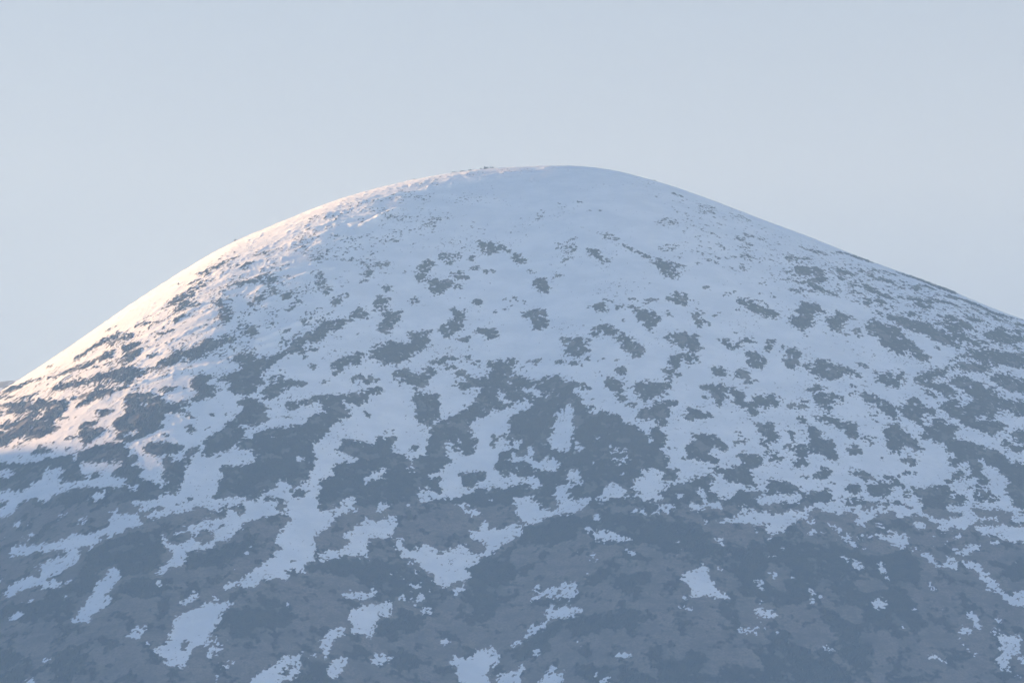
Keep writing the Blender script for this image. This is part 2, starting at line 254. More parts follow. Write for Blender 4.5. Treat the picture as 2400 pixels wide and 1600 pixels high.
92 2384 -6867 2467 -6822 2515 -6883 2517 -6976 2593 -7008 2628 -7015 2599 -7154 2619 -7221 2592 -7339 2528 -7376 2507 -7310 2468 -7249 2397 -7269 2357 -7226 2401 -7103 2411 -6971
73 2164 -7231 2257 -7147 2344 -7157 2388 -7272 2335 -7395 2363 -7477 2253 -7562 2195 -7526 2264 -7416 2245 -7314
68 2047 -7286 2106 -7303 2169 -7409 2155 -7485 2098 -7555 2043 -7466
92 2710 -7080 2775 -7038 2819 -7040 2838 -7126 2778 -7204 2717 -7208
45 2920 -6420 3029 -6309 3000 -6522 2927 -6535
45 2835 -6864 2964 -6714 2971 -6922 2894 -6992
92 3037 -6604 3151 -6533 3206 -6429 3205 -6608 3269 -6679 3333 -6752 3275 -6794 3359 -6839 3258 -6954 3248 -6882 3199 -6844 3159 -6975 3073 -7049 3039 -6950 3089 -6795 3032 -6742
80 2968 -7187 3025 -7148 3027 -7118 2969 -7149
92 3116 -7144 3175 -7083 3236 -7001 3276 -7118 3252 -7183 3220 -7242 3186 -7227 3194 -7150 3140 -7172
92 3346 -6629 3396 -6489 3461 -6383 3487 -6229 3551 -6226 3592 -6335 3670 -6288 3680 -6429 3624 -6447 3624 -6529 3642 -6603 3725 -6577 3783 -6620 3877 -6649 3962 -6679 4005 -6763 4073 -6854 4246 -6799 4421 -6734 4361 -7164 4304 -7572 4131 -7650 3961 -7711 3988 -7575 3941 -7534 3963 -7435 3943 -7385 3992 -7274 3954 -7096 3914 -6993 3861 -6991 3831 -6883 3780 -6937 3804 -7027 3781 -7149 3832 -7230 3817 -7347 3743 -7459 3683 -7456 3600 -7496 3663 -7406 3755 -7363 3715 -7261 3636 -7264 3706 -7112 3696 -6981 3632 -6999 3559 -7097 3509 -7074 3538 -6970 3600 -6892 3541 -6872 3538 -6736 3499 -6690 3430 -6676 3360 -6663
92 3438 -7396 3508 -7319 3537 -7217 3632 -7152 3622 -7230 3559 -7323 3488 -7418
92 4015 -6474 4049 -6417 4075 -6488 4136 -6499 4307 -6415 4478 -6325 4462 -6441 4280 -6545 4100 -6640 4052 -6601 4013 -6557
92 4117 -6299 4207 -6164 4539 -5890 4488 -6255 4296 -6358 4107 -6452 4147 -6347
92 3172 -7616 3264 -7564 3354 -7533 3432 -7453 3479 -7494 3522 -7572 3462 -7644 3471 -7713 3423 -7834 3431 -7920 3219 -7987 3229 -7809 3182 -7684
92 3469 -7731 3531 -7570 3616 -7583 3618 -7637 3554 -7744 3481 -7781
92 3658 -7591 3738 -7497 3823 -7438 3825 -7493 3756 -7566 3890 -7531 3842 -7636 3773 -7635 3687 -7638
92 3596 -7751 3680 -7766 3746 -7786 3859 -7704 3900 -7656 3852 -7760 3801 -7826 3625 -7868
92 2012 -7809 2089 -7803 2175 -7812 2241 -7845 2269 -7923 2346 -7919 2425 -7899 2491 -7821 2533 -7835 2501 -7913 2537 -7990 2472 -8058 2402 -8076 2337 -8143 2288 -8240 2225 -8291 1975 -8360 1985 -8208 2142 -8146 2272 -8110 2302 -8051 2273 -7991 2214 -7973 2100 -8014 2029 -8060 1994 -8070
92 2238 -7706 2377 -7641 2461 -7556 2440 -7491 2502 -7474 2550 -7532 2499 -7617 2474 -7712 2416 -7692 2373 -7686
92 2630 -7499 2738 -7455 2808 -7448 2823 -7479 2873 -7497 2905 -7520 2880 -7601 2791 -7633 2782 -7548 2696 -7541
80 2568 -7516 2607 -7568 2618 -7542 2581 -7484
80 2511 -7749 2571 -7730 2573 -7710 2513 -7724
92 2923 -7514 2982 -7446 3042 -7449 3081 -7488 3009 -7516 2955 -7547
92 3071 -7420 3133 -7322 3195 -7307 3257 -7302 3245 -7334 3154 -7369 3085 -7451
92 3308 -7476 3351 -7397 3355 -7442 3326 -7470
92 2606 -7780 2681 -7705 2742 -7703 2781 -7743 2859 -7645 2968 -7586 3078 -7526 3113 -7602 2995 -7665 2982 -7794 2899 -7859 2807 -7839 2778 -7779 2722 -7832 2669 -7849
80 3102 -7627 3238 -7612 3245 -7573 3111 -7578
92 3052 -7785 3141 -7663 3184 -7665 3094 -7787
60 2573 -7963 2766 -7905 2830 -7953 2938 -7897 3046 -7840 3159 -7904 3147 -7943 3012 -7922 2814 -8130 2677 -8139 2599 -8058
92 2606 -8074 2681 -8001 2713 -8026 2645 -8114
92 2319 -8266 2361 -8171 2417 -8207
80 -4154 -3723 -4072 -3872 -4087 -3770 -4175 -3572
92 -3907 -4149 -3846 -4144 -3788 -4149 -3701 -4166 -3629 -4119 -3525 -4298 -3504 -4415 -3611 -4299 -3677 -4301 -3764 -4290 -3851 -4274
80 -3619 -4845 -3533 -4779 -3549 -4706 -3639 -4753
80 -3544 -4785 -3432 -4867 -3443 -4800 -3559 -4695
92 -4094 -4299 -3981 -4463 -3879 -4532 -3756 -4620 -3660 -4729 -3546 -4746 -3428 -4886 -3458 -4960 -3548 -4902 -3623 -4896 -3754 -4813 -3860 -4697 -3938 -4670 -4061 -4424
92 -3425 -4733 -3320 -4845 -3198 -4942 -3233 -5067 -3167 -5271 -3229 -5299 -3260 -5369 -3348 -5317 -3352 -5184 -3318 -5060
80 -3615 -4997 -3418 -5215 -3424 -5175 -3624 -4939
80 -3118 -5447 -2998 -5523 -3006 -5469 -3128 -5377
92 -3606 -5319 -3540 -5249 -3434 -5377 -3338 -5414 -3235 -5521 -3128 -5691 -3089 -5809 -3081 -5892 -3157 -5858 -3172 -5990 -3230 -5950 -3315 -5826 -3405 -5662 -3468 -5496 -3540 -5420
92 -3128 -5691 -2990 -5789 -2998 -5707 -2927 -5679 -2844 -5582 -2748 -5636 -2647 -5629 -2554 -5532 -2345 -5608 -2432 -5675 -2546 -5750 -2599 -5891 -2690 -5890 -2725 -5797 -2808 -5785 -2763 -5890 -2873 -5875 -2966 -5863 -3041 -5836
80 -4898 -3251 -4731 -3080 -4458 -3743 -4491 -3503 -4745 -2996 -4909 -3201
80 -4470 -3734 -4284 -3976 -4315 -3781 -4523 -3391
80 -4300 -3966 -4126 -4270 -4148 -4123 -4336 -3721
80 -4904 -3202 -4637 -3700 -4345 -4432 -4361 -4320 -4673 -3438 -4906 -3205
80 -4362 -4402 -4176 -4821 -4187 -4735 -4379 -4265
80 -4184 -4819 -4077 -4844 -4096 -4749 -4208 -4695
80 -4507 -3746 -4331 -4016 -4349 -3902 -4536 -3552
92 -3976 -4834 -3843 -5015 -3673 -5210 -3584 -5353 -3478 -5481 -3511 -5517 -3635 -5388 -3713 -5350 -3847 -5226 -3943 -5031
65 -3584 -5438 -3451 -5653 -3383 -5870 -3453 -5808 -3509 -5629
92 -3727 -5640 -3625 -5655 -3506 -5739 -3431 -5849 -3310 -6056 -3408 -6065 -3507 -5982 -3566 -6021 -3655 -5955 -3618 -5875 -3568 -5839 -3672 -5721
80 -3379 -5961 -3277 -6029 -3286 -5969 -3391 -5882
80 -3291 -6026 -3190 -6089 -3198 -6030 -3302 -5950
92 -4894 -3242 -4625 -3945 -4376 -4547 -4242 -4790 -4106 -4987 -3989 -5199 -3896 -5438 -3778 -5588 -3712 -5850 -3748 -5929 -3810 -5946 -3846 -6024 -3732 -6305 -3779 -6367 -3842 -6356 -3949 -6286 -4012 -6210 -4110 -6001 -4198 -5947 -4190 -6145 -4582 -5540 -4705 -4641
0 -4822 -3775 -4540 -4564 -4303 -5045 -4190 -5215 -4085 -5391 -4113 -5461 -4228 -5347 -4303 -5337 -4709 -4611
0 -4047 -5632 -4007 -5584 -3999 -5423 -3937 -5557 -3924 -5747 -3977 -5760
0 -4697 -4699 -4440 -5216 -4201 -5633 -4268 -5609 -4664 -4940
0 -4186 -4942 -4111 -5028 -4122 -5087
0 -4911 -3114 -4391 -4647 -4283 -4983 -4359 -4899
92 -3774 -6023 -3702 -6095 -3609 -6203 -3673 -6197 -3754 -6114
92 -3475 -6279 -3430 -6282 -3269 -6455 -3333 -6527 -3418 -6485 -3416 -6416
92 -4144 -6162 -4086 -6194 -4045 -6302 -4056 -6363 -4123 -6256
80 -4018 -6280 -3890 -6530 -3891 -6500 -4019 -6240
80 -3896 -6525 -3741 -6640 -3748 -6603 -3905 -6476
92 -3959 -6566 -3906 -6563 -3829 -6613 -3799 -6721 -3686 -6785 -3690 -6826 -3779 -6813 -3879 -6715
92 -3680 -6677 -3642 -6630 -3553 -6706 -3592 -6754
92 -4065 -6498 -4007 -6539 -4007 -6612
92 -3652 -6845 -3596 -6873 -3576 -6971 -3626 -6919
92 -4561 -5696 -4221 -6258 -4543 -5826
92 -3216 -6183 -3128 -6250 -2930 -6453 -2864 -6591 -2801 -6697 -2728 -6716 -2652 -6771 -2612 -6828 -2682 -6843 -2627 -6967 -2575 -7064 -2525 -7136 -2567 -7156 -2629 -7048 -2727 -6937 -2799 -6920 -2842 -6925 -2816 -7024 -2845 -7089 -2775 -7189 -2870 -7196 -2918 -7247 -3003 -7269 -3079 -7293 -3129 -7233 -3212 -7101 -3214 -6993 -3178 -7004 -3246 -6857 -3234 -6803 -3278 -6717 -3165 -6602 -3198 -6366
0 -3147 -7052 -3082 -7084 -3013 -7076 -3012 -6993 -2991 -7030 -3025 -7129 -3073 -7174 -3123 -7114
0 -3072 -6554 -3011 -6541 -2988 -6593 -3039 -6616
92 -3562 -6464 -3539 -6432 -3431 -6528 -3395 -6611 -3456 -6628 -3420 -6710 -3366 -6720 -3250 -6896 -3331 -6887 -3386 -6942 -3429 -7031 -3477 -6995 -3515 -6814 -3550 -6731
92 -2922 -6347 -2885 -6354 -2757 -6386 -2768 -6456 -2836 -6501 -2820 -6577 -2886 -6442
92 -2671 -6333 -2621 -6289 -2554 -6227 -2558 -6291 -2439 -6303 -2444 -6367 -2530 -6409 -2527 -6453 -2392 -6569 -2459 -6743 -2568 -6821 -2609 -6756 -2658 -6706 -2568 -6612 -2641 -6478
92 -2718 -6419 -2669 -6466 -2704 -6482
92 -2434 -6369 -2351 -6279 -2263 -6253 -2232 -6173 -2312 -6070 -2496 -6045 -2371 -6012 -2261 -5893 -2195 -5919 -2132 -6019 -2089 -6674 -2139 -6748 -2248 -6715 -2327 -6601 -2316 -6519
92 -2247 -6856 -2173 -6764 -2079 -6815 -2047 -7301 -2147 -7276 -2242 -7288 -2134 -7334 -2127 -7429 -2182 -7632 -2271 -7720 -2362 -7770 -2408 -7841 -2456 -7781 -2437 -7690 -2456 -7555 -2407 -7408 -2323 -7378 -2305 -7264 -2255 -7113 -2189 -7041 -2187 -6942
92 -2188 -7668 -2147 -7522 -2033 -7508 -2016 -7765 -2089 -7727 -2168 -7706
92 -2630 -7248 -2601 -7177 -2539 -7291 -2532 -7371 -2584 -7379 -2632 -7327
92 -2474 -7342 -2428 -7260 -2408 -7282 -2438 -7346
92 -2462 -7048 -2400 -7047 -2396 -7097 -2441 -7091
92 -2818 -7287 -2783 -7296 -2717 -7395 -2794 -7360
80 -2330 -7087 -2278 -7065 -2283 -7033 -2337 -7048
92 -4498 -6157 -4150 -6531 -3998 -6753 -3866 -6891 -3736 -6953 -3649 -7027 -3516 -7119 -3478 -7071 -3381 -7077 -3286 -7141 -3255 -7106 -3145 -7241 -3078 -7396 -3046 -7539 -2954 -7602 -2959 -7638 -2973 -7667 -3007 -7761 -2910 -7879 -2888 -7929 -2933 -7998 -2825 -8147 -2711 -8282 -2713 -8442 -2764 -8443 -2925 -8424 -2939 -8453 -2863 -8544 -2837 -8644 -3097 -8504 -3364 -8321 -3638 -8102 -3922 -7833 -3912 -7639 -3852 -7640 -3789 -7663 -3752 -7761 -3651 -7886 -3630 -7776 -3526 -7790 -3364 -7865 -3206 -7986 -3092 -8103 -3029 -8051 -3028 -7976 -3094 -7913 -3166 -7794 -3221 -7762 -3305 -7775 -3378 -7736 -3432 -7711 -3522 -7673 -3585 -7576 -3615 -7465 -3600 -7376 -3633 -7237 -3684 -7249 -3746 -7161 -3775 -7217 -3764 -7378 -3857 -7320 -3862 -7421 -3930 -7432 -4017 -7293 -4207 -7082 -4401 -6862
0 -3470 -7373 -3438 -7351 -3338 -7469 -3274 -7502 -3096 -7640 -3097 -7718 -3156 -7734 -3186 -7769 -3242 -7727 -3322 -7623 -3331 -7695 -3427 -7606
92 -3319 -7645 -3284 -7654 -3243 -7716 -3273 -7762 -3312 -7710
0 -3534 -7187 -3498 -7201 -3487 -7264 -3517 -7267
0 -3023 -8111 -2960 -8149 -2901 -8145 -2917 -8247 -2981 -8192
0 -3288 -8097 -3241 -8055 -3170 -8087 -3147 -8141 -3192 -8203 -3231 -8232 -3279 -8179
0 -4480 -6288 -4124 -6734 -4036 -6936 -4057 -6979 -4251 -6749 -4449 -6508
92 -2975 -7469 -2888 -7387 -2805 -7433 -2720 -7511 -2599 -7607 -2641 -7730 -2710 -7727 -2743 -7733 -2772 -7702 -2831 -7712 -2893 -7600
92 -2770 -7817 -2743 -7733 -2680 -7775 -2671 -7871 -2588 -7836 -2589 -7723 -2536 -7639 -2468 -7630 -2463 -7687 -2515 -7793 -2533 -7883 -2564 -8025 -2565 -8117 -2566 -8296 -2598 -8416 -2711 -8371 -2714 -8244 -2671 -8257 -2746 -8088 -2740 -7960 -2774 -7872
80 -2350 -7843 -2285 -7802 -2290 -7779 -2356 -7814
80 -2245 -7828 -2218 -7782 -2224 -7764 -2254 -7806
92 -2300 -8011 -2254 -7940 -2183 -7978 -2092 -7944 -2007 -7909 -1985 -8235 -1964 -8551 -2036 -8503 -2106 -8470 -2152 -8522 -2239 -8488 -2320 -8522 -2310 -8435 -2273 -8366 -2290 -8261 -2264 -8155 -2296 -8065
92 -2611 -8554 -2521 -8531 -2460 -8448 -2456 -8501 -2515 -8601 -2582 -8603
92 -2783 -8595 -2752 -8571 -2666 -8596 -2644 -8653 -2707 -8690 -2776 -8668
92 -2479 -8724 -2428 -8641 -2362 -8625 -2304 -8727
92 -2252 -8642 -2154 -8607 -2046 -8605 -2063 -8723 -2221 -8726
92 -4366 -7111 -4184 -7320 -4005 -7520 -4033 -7636 -4329 -7376
0 -4334 -7344 -4119 -7580 -3909 -7802 -3936 -7855 -4018 -7811 -4312 -7498
0 -3897 -8092 -3883 -8008 -3846 -8063 -3840 -8147
0 -3783 -8161 -3775 -8091 -3756 -8137 -3766 -8196
50 -3796 -8359 -3771 -8286 -3703 -8366 -3693 -8449 -3708 -8529 -3748 -8541 -3790 -8439
0 -4253 -7925 -3941 -8244 -3951 -8263 -4248 -7961
0 -3528 -8210 -3455 -8258 -3459 -8302 -3505 -8266
0 -3537 -8278 -3492 -8305 -3497 -8338 -3524 -8317
0 -3349 -8458 -3300 -8447 -3251 -8507 -3282 -8532 -3336 -8494
0 -3359 -8514 -3306 -8542 -3310 -8585
78 -3610 -8369 -3527 -8435 -3506 -8543 -3582 -8466
0 -3881 -8545 -3855 -8484 -3735 -8580 -3642 -8656 -3537 -8701 -3442 -8735 -3386 -8721 -3392 -8662 -3339 -8690 -3292 -8740 -3164 -8779 -3098 -8775 -3093 -8664 -3085 -8579 -3111 -8492 -3106 -8459 -3079 -8475 -3000 -8594 -2880 -8630 -2859 -8753 -2802 -8785 -2833 -8851 -2906 -8870 -2988 -8881 -3058 -8920 -3150 -8831 -3124 -8994 -3183 -8985 -3174 -9067 -3213 -9087 -3225 -9054 -3195 -9020 -3219 -8954 -3258 -8903 -3292 -8968 -3245 -9093 -3292 -9183 -3308 -9258 -3354 -9212 -3363 -9274 -3419 -9280 -3458 -9230 -3484 -9280 -3487 -9329 -3423 -9388 -3344 -9437 -3287 -9438 -3275 -9478 -3340 -9472 -3393 -9507 -3454 -9468 -3511 -9465 -3520 -9392 -3602 -9377 -3683 -9379 -3736 -9407 -3811 -9333 -3818 -9276 -3778 -9273 -3779 -9203 -3734 -9169 -3654 -9161 -3591 -9206 -3542 -9275 -3551 -9131 -3576 -9062 -3630 -9022 -3626 -8990 -3569 -9049 -3523 -8960 -3462 -8985 -3413 -9053 -3369 -9014 -3388 -8913 -3486 -8855 -3552 -8851 -3635 -8779 -3747 -8742 -3826 -8713 -3852 -8635
96 -3534 -8864 -3486 -8855 -3388 -8913 -3382 -8970 -3418 -9016 -3476 -8941
0 -3501 -8871 -3466 -8887 -3470 -8919
0 -2808 -8722 -2783 -8679 -2737 -8643 -2617 -8672 -2645 -8735 -2725 -8768 -2758 -8775
0 -2591 -8684 -2515 -8693 -2545 -8733
0 -2490 -8890 -2424 -8892 -2371 -8926 -2372 -8808 -2341 -8792 -2296 -8825 -2224 -8790 -2185 -8756 -2173 -8689 -2123 -8688 -2094 -8754 -2054 -8720 -1955 -8682 -1946 -8815 -2014 -8826 -2044 -8869 -2044 -8984 -2092 -9003 -2129 -9069 -2157 -9136 -2236 -9171 -2249 -9220 -2303 -9262 -2391 -9289 -2452 -9338 -2448 -9386 -2409 -9418 -2449 -9467 -2467 -9547 -2543 -9513 -2567 -9607 -2593 -9669 -2628 -9641 -2655 -9613 -2613 -9539 -2571 -9462 -2531 -9368 -2526 -9336 -2582 -9250 -2637 -9193 -2656 -9073 -2625 -9053 -2586 -9117 -2579 -9192 -2514 -9189 -2434 -9158 -2407 -9092 -2421 -9026 -2483 -8975
96 -2560 -9136 -2523 -9089 -2474 -9075 -2454 -9026 -2426 -9068 -2436 -9142 -2500 -9165
96 -2406 -9109 -2356 -9009 -2309 -8975 -2263 -9041 -2259 -9090 -2301 -9189 -2361 -9158
96 -2250 -8941 -2192 -8882 -2158 -8897 -2203 -8957
0 -2561 -9028 -2522 -9006 -2486 -9041 -2523 -9081
0 -3021 -9503 -3010 -9459 -2963 -9441 -2908 -9506 -2904 -9621 -2923 -9678 -2954 -9760 -2999 -9788 -2982 -9875 -2935 -9943 -2962 -9995 -2990 -10029 -3028 -10043 -3015 -10088 -3069 -10102 -3075 -10192 -3131 -10189 -3207 -10142 -3221 -10088 -3185 -10060 -3163 -10040 -3181 -9951 -3138 -9911 -3130 -9835 -3092 -9742 -3090 -9614 -3043 -9606 -3016 -9554
0 -3703 -9699 -3668 -9690 -3597 -9771 -3621 -9804 -3623 -9851 -3675 -9816 -3727 -9788 -3706 -9762 -3660 -9753
0 -3600 -9588 -3548 -9557 -3550 -9605 -3588 -9621
0 -3680 -9532 -3636 -9564 -3641 -9585
0 -3640 -9627 -3606 -9642 -3605 -9675
0 -3331 -9692 -3293 -9673 -3292 -9746
0 -4126 -8841 -3841 -9040 -3841 -9101
0 -2711 -9699 -2679 -9705 -2693 -9726
0 -2656 -9772 -2594 -9748 -2585 -9717 -2584 -9772 -2606 -9794
0 -2604 -9810 -2532 -9814 -2530 -9838
0 -2446 -10062 -2396 -9999 -2340 -9904 -2284 -9901 -2333 -9980 -2376 -10044 -2402 -10106 -2427 -10092
65 -2350 -9874 -2309 -9794 -2298 -9824 -2334 -9880
0 -2144 -9846 -2126 -9760 -2069 -9772 -2041 -9824 -2063 -9864
0 -2055 -9748 -2011 -9683 -1959 -9617 -1899 -9533 -1881 -9793 -1962 -9810 -2022 -9761
0 -2099 -9588 -2071 -9531 -2012 -9559 -2051 -9577
0 -2020 -9322 -1998 -9297 -1969 -9351 -2002 -9353
0 -1989 -9192 -1937 -9221 -1944 -9245
0 -2185 -9410 -2160 -9417 -2163 -9441
0 -2215 -9958 -2162 -9924 -2157 -9985 -2197 -9995
0 -2468 -10305 -2460 -10260 -2379 -10196 -2307 -10101 -2247 -10067 -2211 -10019 -2108 -10012 -2021 -9990 -2041 -10052 -2097 -10147 -2123 -10223 -2123 -10327 -2159 -10375 -2201 -10437 -2143 -10476 -2162 -10537 -2181 -10597 -2218 -10622 -2278 -10648 -2280 -10721 -2296 -10809 -2336 -10885 -2379 -10917 -2424 -10935 -2466 -10894 -2455 -10850 -2515 -10779 -2544 -10721 -2550 -10655 -2507 -10618 -2438 -10601 -2460 -10528 -2474 -10499 -2452 -10439 -2468 -10395 -2451 -10364
96 -2367 -10699 -2368 -10597 -2347 -10566 -2314 -10593 -2315 -10666 -2342 -10719
65 -2147 -10433 -2081 -10471 -2035 -10555 -2061 -10630 -2098 -10763 -2126 -10794 -2181 -10785 -2180 -10698 -2142 -10593 -2123 -10533
0 -2189 -10786 -2177 -10741 -2106 -10749 -2143 -10781
0 -2133 -10708 -2077 -10631 -2086 -10719
0 -2187 -10713 -2141 -10608 -2124 -10621 -2156 -10711
0 -2078 -10918 -2030 -10842 -1979 -10794 -1963 -10806 -2012 -10869 -2038 -10943
0 -2108 -10836 -2028 -10763 -2048 -10801 -2099 -10849
0 -2114 -11050 -2096 -10991 -2073 -10989 -2085 -11033
0 -2126 -11380 -2136 -11066 -2111 -11378
0 -2096 -11090 -2074 -11074 -2058 -11373
0 -2803 -10465 -2742 -10449 -2740 -10389 -2638 -10390 -2635 -10420 -2661 -10477 -2656 -10523 -2707 -10560 -2749 -10537 -2752 -10499
0 -2650 -10583 -2595 -10587 -2576 -10625 -2598 -10646
65 -2356 -10915 -2250 -10892 -2276 -10951 -2329 -10956
0 -2340 -11007 -2309 -11011 -2323 -11027
0 -1848 -11344 -1847 -11030 -1803 -10966 -1779 -11330
0 -3421 -11142 -3459 -10774 -3418 -10796 -3380 -10853 -3356 -11174
0 -3379 -10545 -3331 -10554 -3270 -10616 -3333 -10607
0 -3251 -10444 -3218 -10460 -3222 -10489
0 -2777 -10167 -2748 -10182 -2758 -10203
0 -2780 -10297 -2756 -10307 -2770 -10317
0 -3806 -9371 -3768 -9408 -3775 -9420
0 -3549 -10619 -3518 -10644 -3529 -10653
0 -1972 -8683 -1914 -8679 -1715 -8654 -1704 -8685 -1754 -8694 -1811 -8719 -1859 -8757 -1938 -8814 -1963 -8816
0 -1715 -8654 -1516 -8606 -1318 -8543 -1348 -8635 -1375 -8758 -1421 -8853 -1484 -8922 -1504 -9008 -1484 -9081 -1479 -9175 -1498 -9275 -1420 -9195 -1358 -9127 -1293 -9112 -1247 -9033 -1226 -8947 -1235 -8918 -1293 -8930 -1247 -8827 -1177 -8705 -1147 -8630 -1132 -8576 -1047 -8611 -991 -8527 -892 -8470 -882 -8539 -904 -8643 -894 -8704 -907 -8811 -966 -8791 -1039 -8840 -1087 -8881 -1085 -8944 -1107 -9015 -1089 -9071 -1111 -9126 -1136 -9119 -1193 -9140 -1281 -9202 -1352 -9243 -1415 -9311 -1440 -9288 -1511 -9341 -1558 -9386 -1538 -9443 -1584 -9502 -1629 -9561 -1697 -9654 -1793 -9657 -1856 -9682 -1868 -9746 -1899 -9765 -1915 -9534 -1863 -9450 -1819 -9382 -1775 -9296 -1732 -9209 -1793 -9140 -1796 -9092 -1761 -8990 -1734 -8887 -1680 -8811 -1702 -8734
96 -1712 -9542 -1650 -9489 -1584 -9495 -1639 -9540
96 -1696 -9390 -1657 -9358 -1592 -9349 -1647 -9395
96 -1885 -9609 -1814 -9591 -1852 -9620
96 -1571 -9296 -1533 -9246 -1514 -9280
96 -1672 -8964 -1657 -8936 -1639 -8956 -1654 -8976
96 -1509 -8913 -1489 -8899 -1496 -8925
96 -1774 -9184 -1742 -9163 -1724 -9191 -1747 -9219
0 -1141 -9199 -1135 -9134 -1071 -9111 -1060 -9185 -1109 -9187
0 -1149 -8566 -1100 -8548 -1082 -8582 -1132 -8592
0 -1582 -9533 -1520 -9491 -1540 -9559
0 -895 -8941 -890 -8829 -858 -8788 -815 -8822 -830 -8889 -796 -8934 -730 -8907 -641 -8812 -591 -8838 -581 -8899 -588 -8955 -539 -8928 -474 -8859 -409 -8800 -335 -8742 -350 -8838 -300 -8879 -217 -8856 -193 -8808 -210 -8746 -235 -8685 -302 -8659 -332 -8599 -320 -8550 -253 -8535 -229 -8461 -221 -8397 -195 -8411 -169 -8523 -102 -8507 8 -8467 8 -8706 -68 -8739 -110 -8776 -101 -8823 -167 -8878 -225 -8904 -249 -8983 -290 -9048 -339 -9085 -354 -9164 -305 -9188 -321 -9251 -386 -9290 -466 -9335 -498 -9402 -564 -9356 -614 -9292 -583 -9239 -674 -9170 -701 -9085 -768 -9042 -849 -9098 -818 -9026 -876 -8998
0 -815 -9119 -750 -9084 -726 -9092 -782 -9132
96 -244 -8685 -169 -8634 -193 -8683
0 -348 -8312 -289 -8273 -247 -8253 -229 -8349 -263 -8335
0 -925 -9300 -860 -9271 -859 -9302 -916 -9320
0 -747 -9221 -665 -9214 -673 -9246 -729 -9285
0 -841 -9350 -777 -9330 -792 -9372 -824 -9390
0 -782 -9445 -751 -9390 -709 -9409 -653 -9363 -677 -9407 -725 -9443 -765 -9455
0 -659 -9493 -603 -9456 -610 -9488
0 -755 -9527 -707 -9491 -739 -9530
0 -856 -9670 -810 -9589 -769 -9621 -721 -9607 -682 -9522 -633 -9538 -671 -9638 -726 -9705 -735 -9685 -712 -9649 -793 -9636
0 -669 -9741 -638 -9674 -606 -9695 -589 -9735 -620 -9794 -660 -9790
0 -440 -9450 -401 -9383 -393 -9359 -336 -9374 -367 -9431 -424 -9477
0 -1284 -9679 -1259 -9678 -1210 -9690 -1155 -9670 -1075 -9633 -1030 -9542 -1010 -9550 -1027 -9624 -1002 -9652 -1048 -9713 -1089 -9713 -1151 -9765 -1215 -9759 -1258 -9715
0 -1233 -9645 -1205 -9620 -1184 -9635 -1212 -9660
0 -1273 -9554 -1258 -9533 -1248 -9575
0 -1348 -9519 -1326 -9466 -1320 -9509
0 -1048 -9488 -1021 -9470 -1032 -9505
0 -1660 -10008 -1645 -9982 -1628 -10000 -1639 -10025
0 -1668 -9928 -1652 -9939 -1654 -9962
0 -1192 -9944 -1178 -9887 -1092 -9819 -1007 -9751 -943 -9714 -888 -9688 -893 -9779 -883 -9835 -897 -9898 -961 -9919 -989 -10032 -1025 -10117 -977 -10137 -1046 -10204 -1117 -10208 -1197 -10194 -1152 -10134 -1178 -10071 -1189 -10001
96 -993 -9894 -966 -9877 -937 -9897 -977 -9910
0 -1392 -10409 -1357 -10310 -1315 -10208 -1230 -10155 -1213 -10186 -1218 -10260 -1239 -10311 -1278 -10325 -1298 -10390 -1281 -10427 -1333 -10489 -1381 -10477
0 -1303 -10463 -1243 -10399 -1279 -10469
0 -1370 -10530 -1325 -10500 -1305 -10578 -1335 -10603
0 -1465 -10663 -1430 -10594 -1387 -10515 -1399 -10583 -1449 -10671
0 -1333 -10800 -1306 -10720 -1289 -10601 -1244 -10556 -1182 -10533 -1202 -10625 -1206 -10698 -1233 -10792 -1277 -10850
0 -1818 -10969 -1754 -10886 -1684 -10770 -1628 -10670 -1561 -10622 -1509 -10563 -1499 -10603 -1520 -10652 -1494 -10701 -1512 -10805 -1530 -10895 -1580 -10953 -1633 -10969 -1652 -11300 -1794 -11333
96 -1658 -10947 -1627 -10826 -1567 -10780 -1564 -10836 -1607 -10891
0 -1026 -10533 -983 -10418 -928 -10414 -858 -10391 -856 -10447 -885 -10513 -931 -10557 -986 -10547
0 -1102 -10397 -1063 -10369 -1078 -10398
0 -1032 -10257 -1001 -10232 -1012 -10264
0 -1185 -10277 -1162 -10268 -1177 -10288
0 -525 -10128 -478 -10082 -414 -10092 -453 -10142 -460 -10200 -484 -10177
0 -491 -10249 -459 -10257 -475 -10282
0 -442 -10354 -411 -10291 -340 -10309 -278 -10273 -270 -10216 -223 -10169 -160 -10152 -89 -10210 -96 -10323 -119 -10380 -174 -10422 -182 -10479 -165 -10563 -187 -10889 -341 -10902 -384 -10541 -447 -10517 -401 -10459 -418 -10406
96 -301 -10318 -281 -10309 -289 -10338
0 -150 -10548 -88 -10521 8 -10458 8 -10895 -102 -10888 -95 -10591
96 -165 -10577 -119 -10541 -99 -10570 -125 -10888 -171 -10888
0 -25 -10157 8 -10088 8 -10174
0 -84 -8902 -43 -8881 -60 -8903
0 42 -8262 283 -8316 523 -8386 488 -8408 404 -8392 329 -8386 278 -8428 210 -8458 143 -8482 93 -8440 51 -8377
96 135 -8376 173 -8360 164 -8383
0 -8 -8481 92 -8488 67 -8540 84 -8622 33 -8654 0 -8697 -8 -8696
0 621 -8493 673 -8456 700 -8527 670 -8577 645 -8547
0 560 -8637 577 -8618 601 -8680 650 -8700 724 -8740 774 -8765 798 -8809 896 -8845 936 -8896 853 -8919 787 -8894 704 -8902 680 -8857 631 -8846 632 -8783 600 -8727 583 -8747
0 925 -8463 1084 -8467 1244 -8458 1226 -8508 1159 -8504 1092 -8483 1015 -8532 974 -8498
0 1342 -8529 1416 -8569 1382 -8573
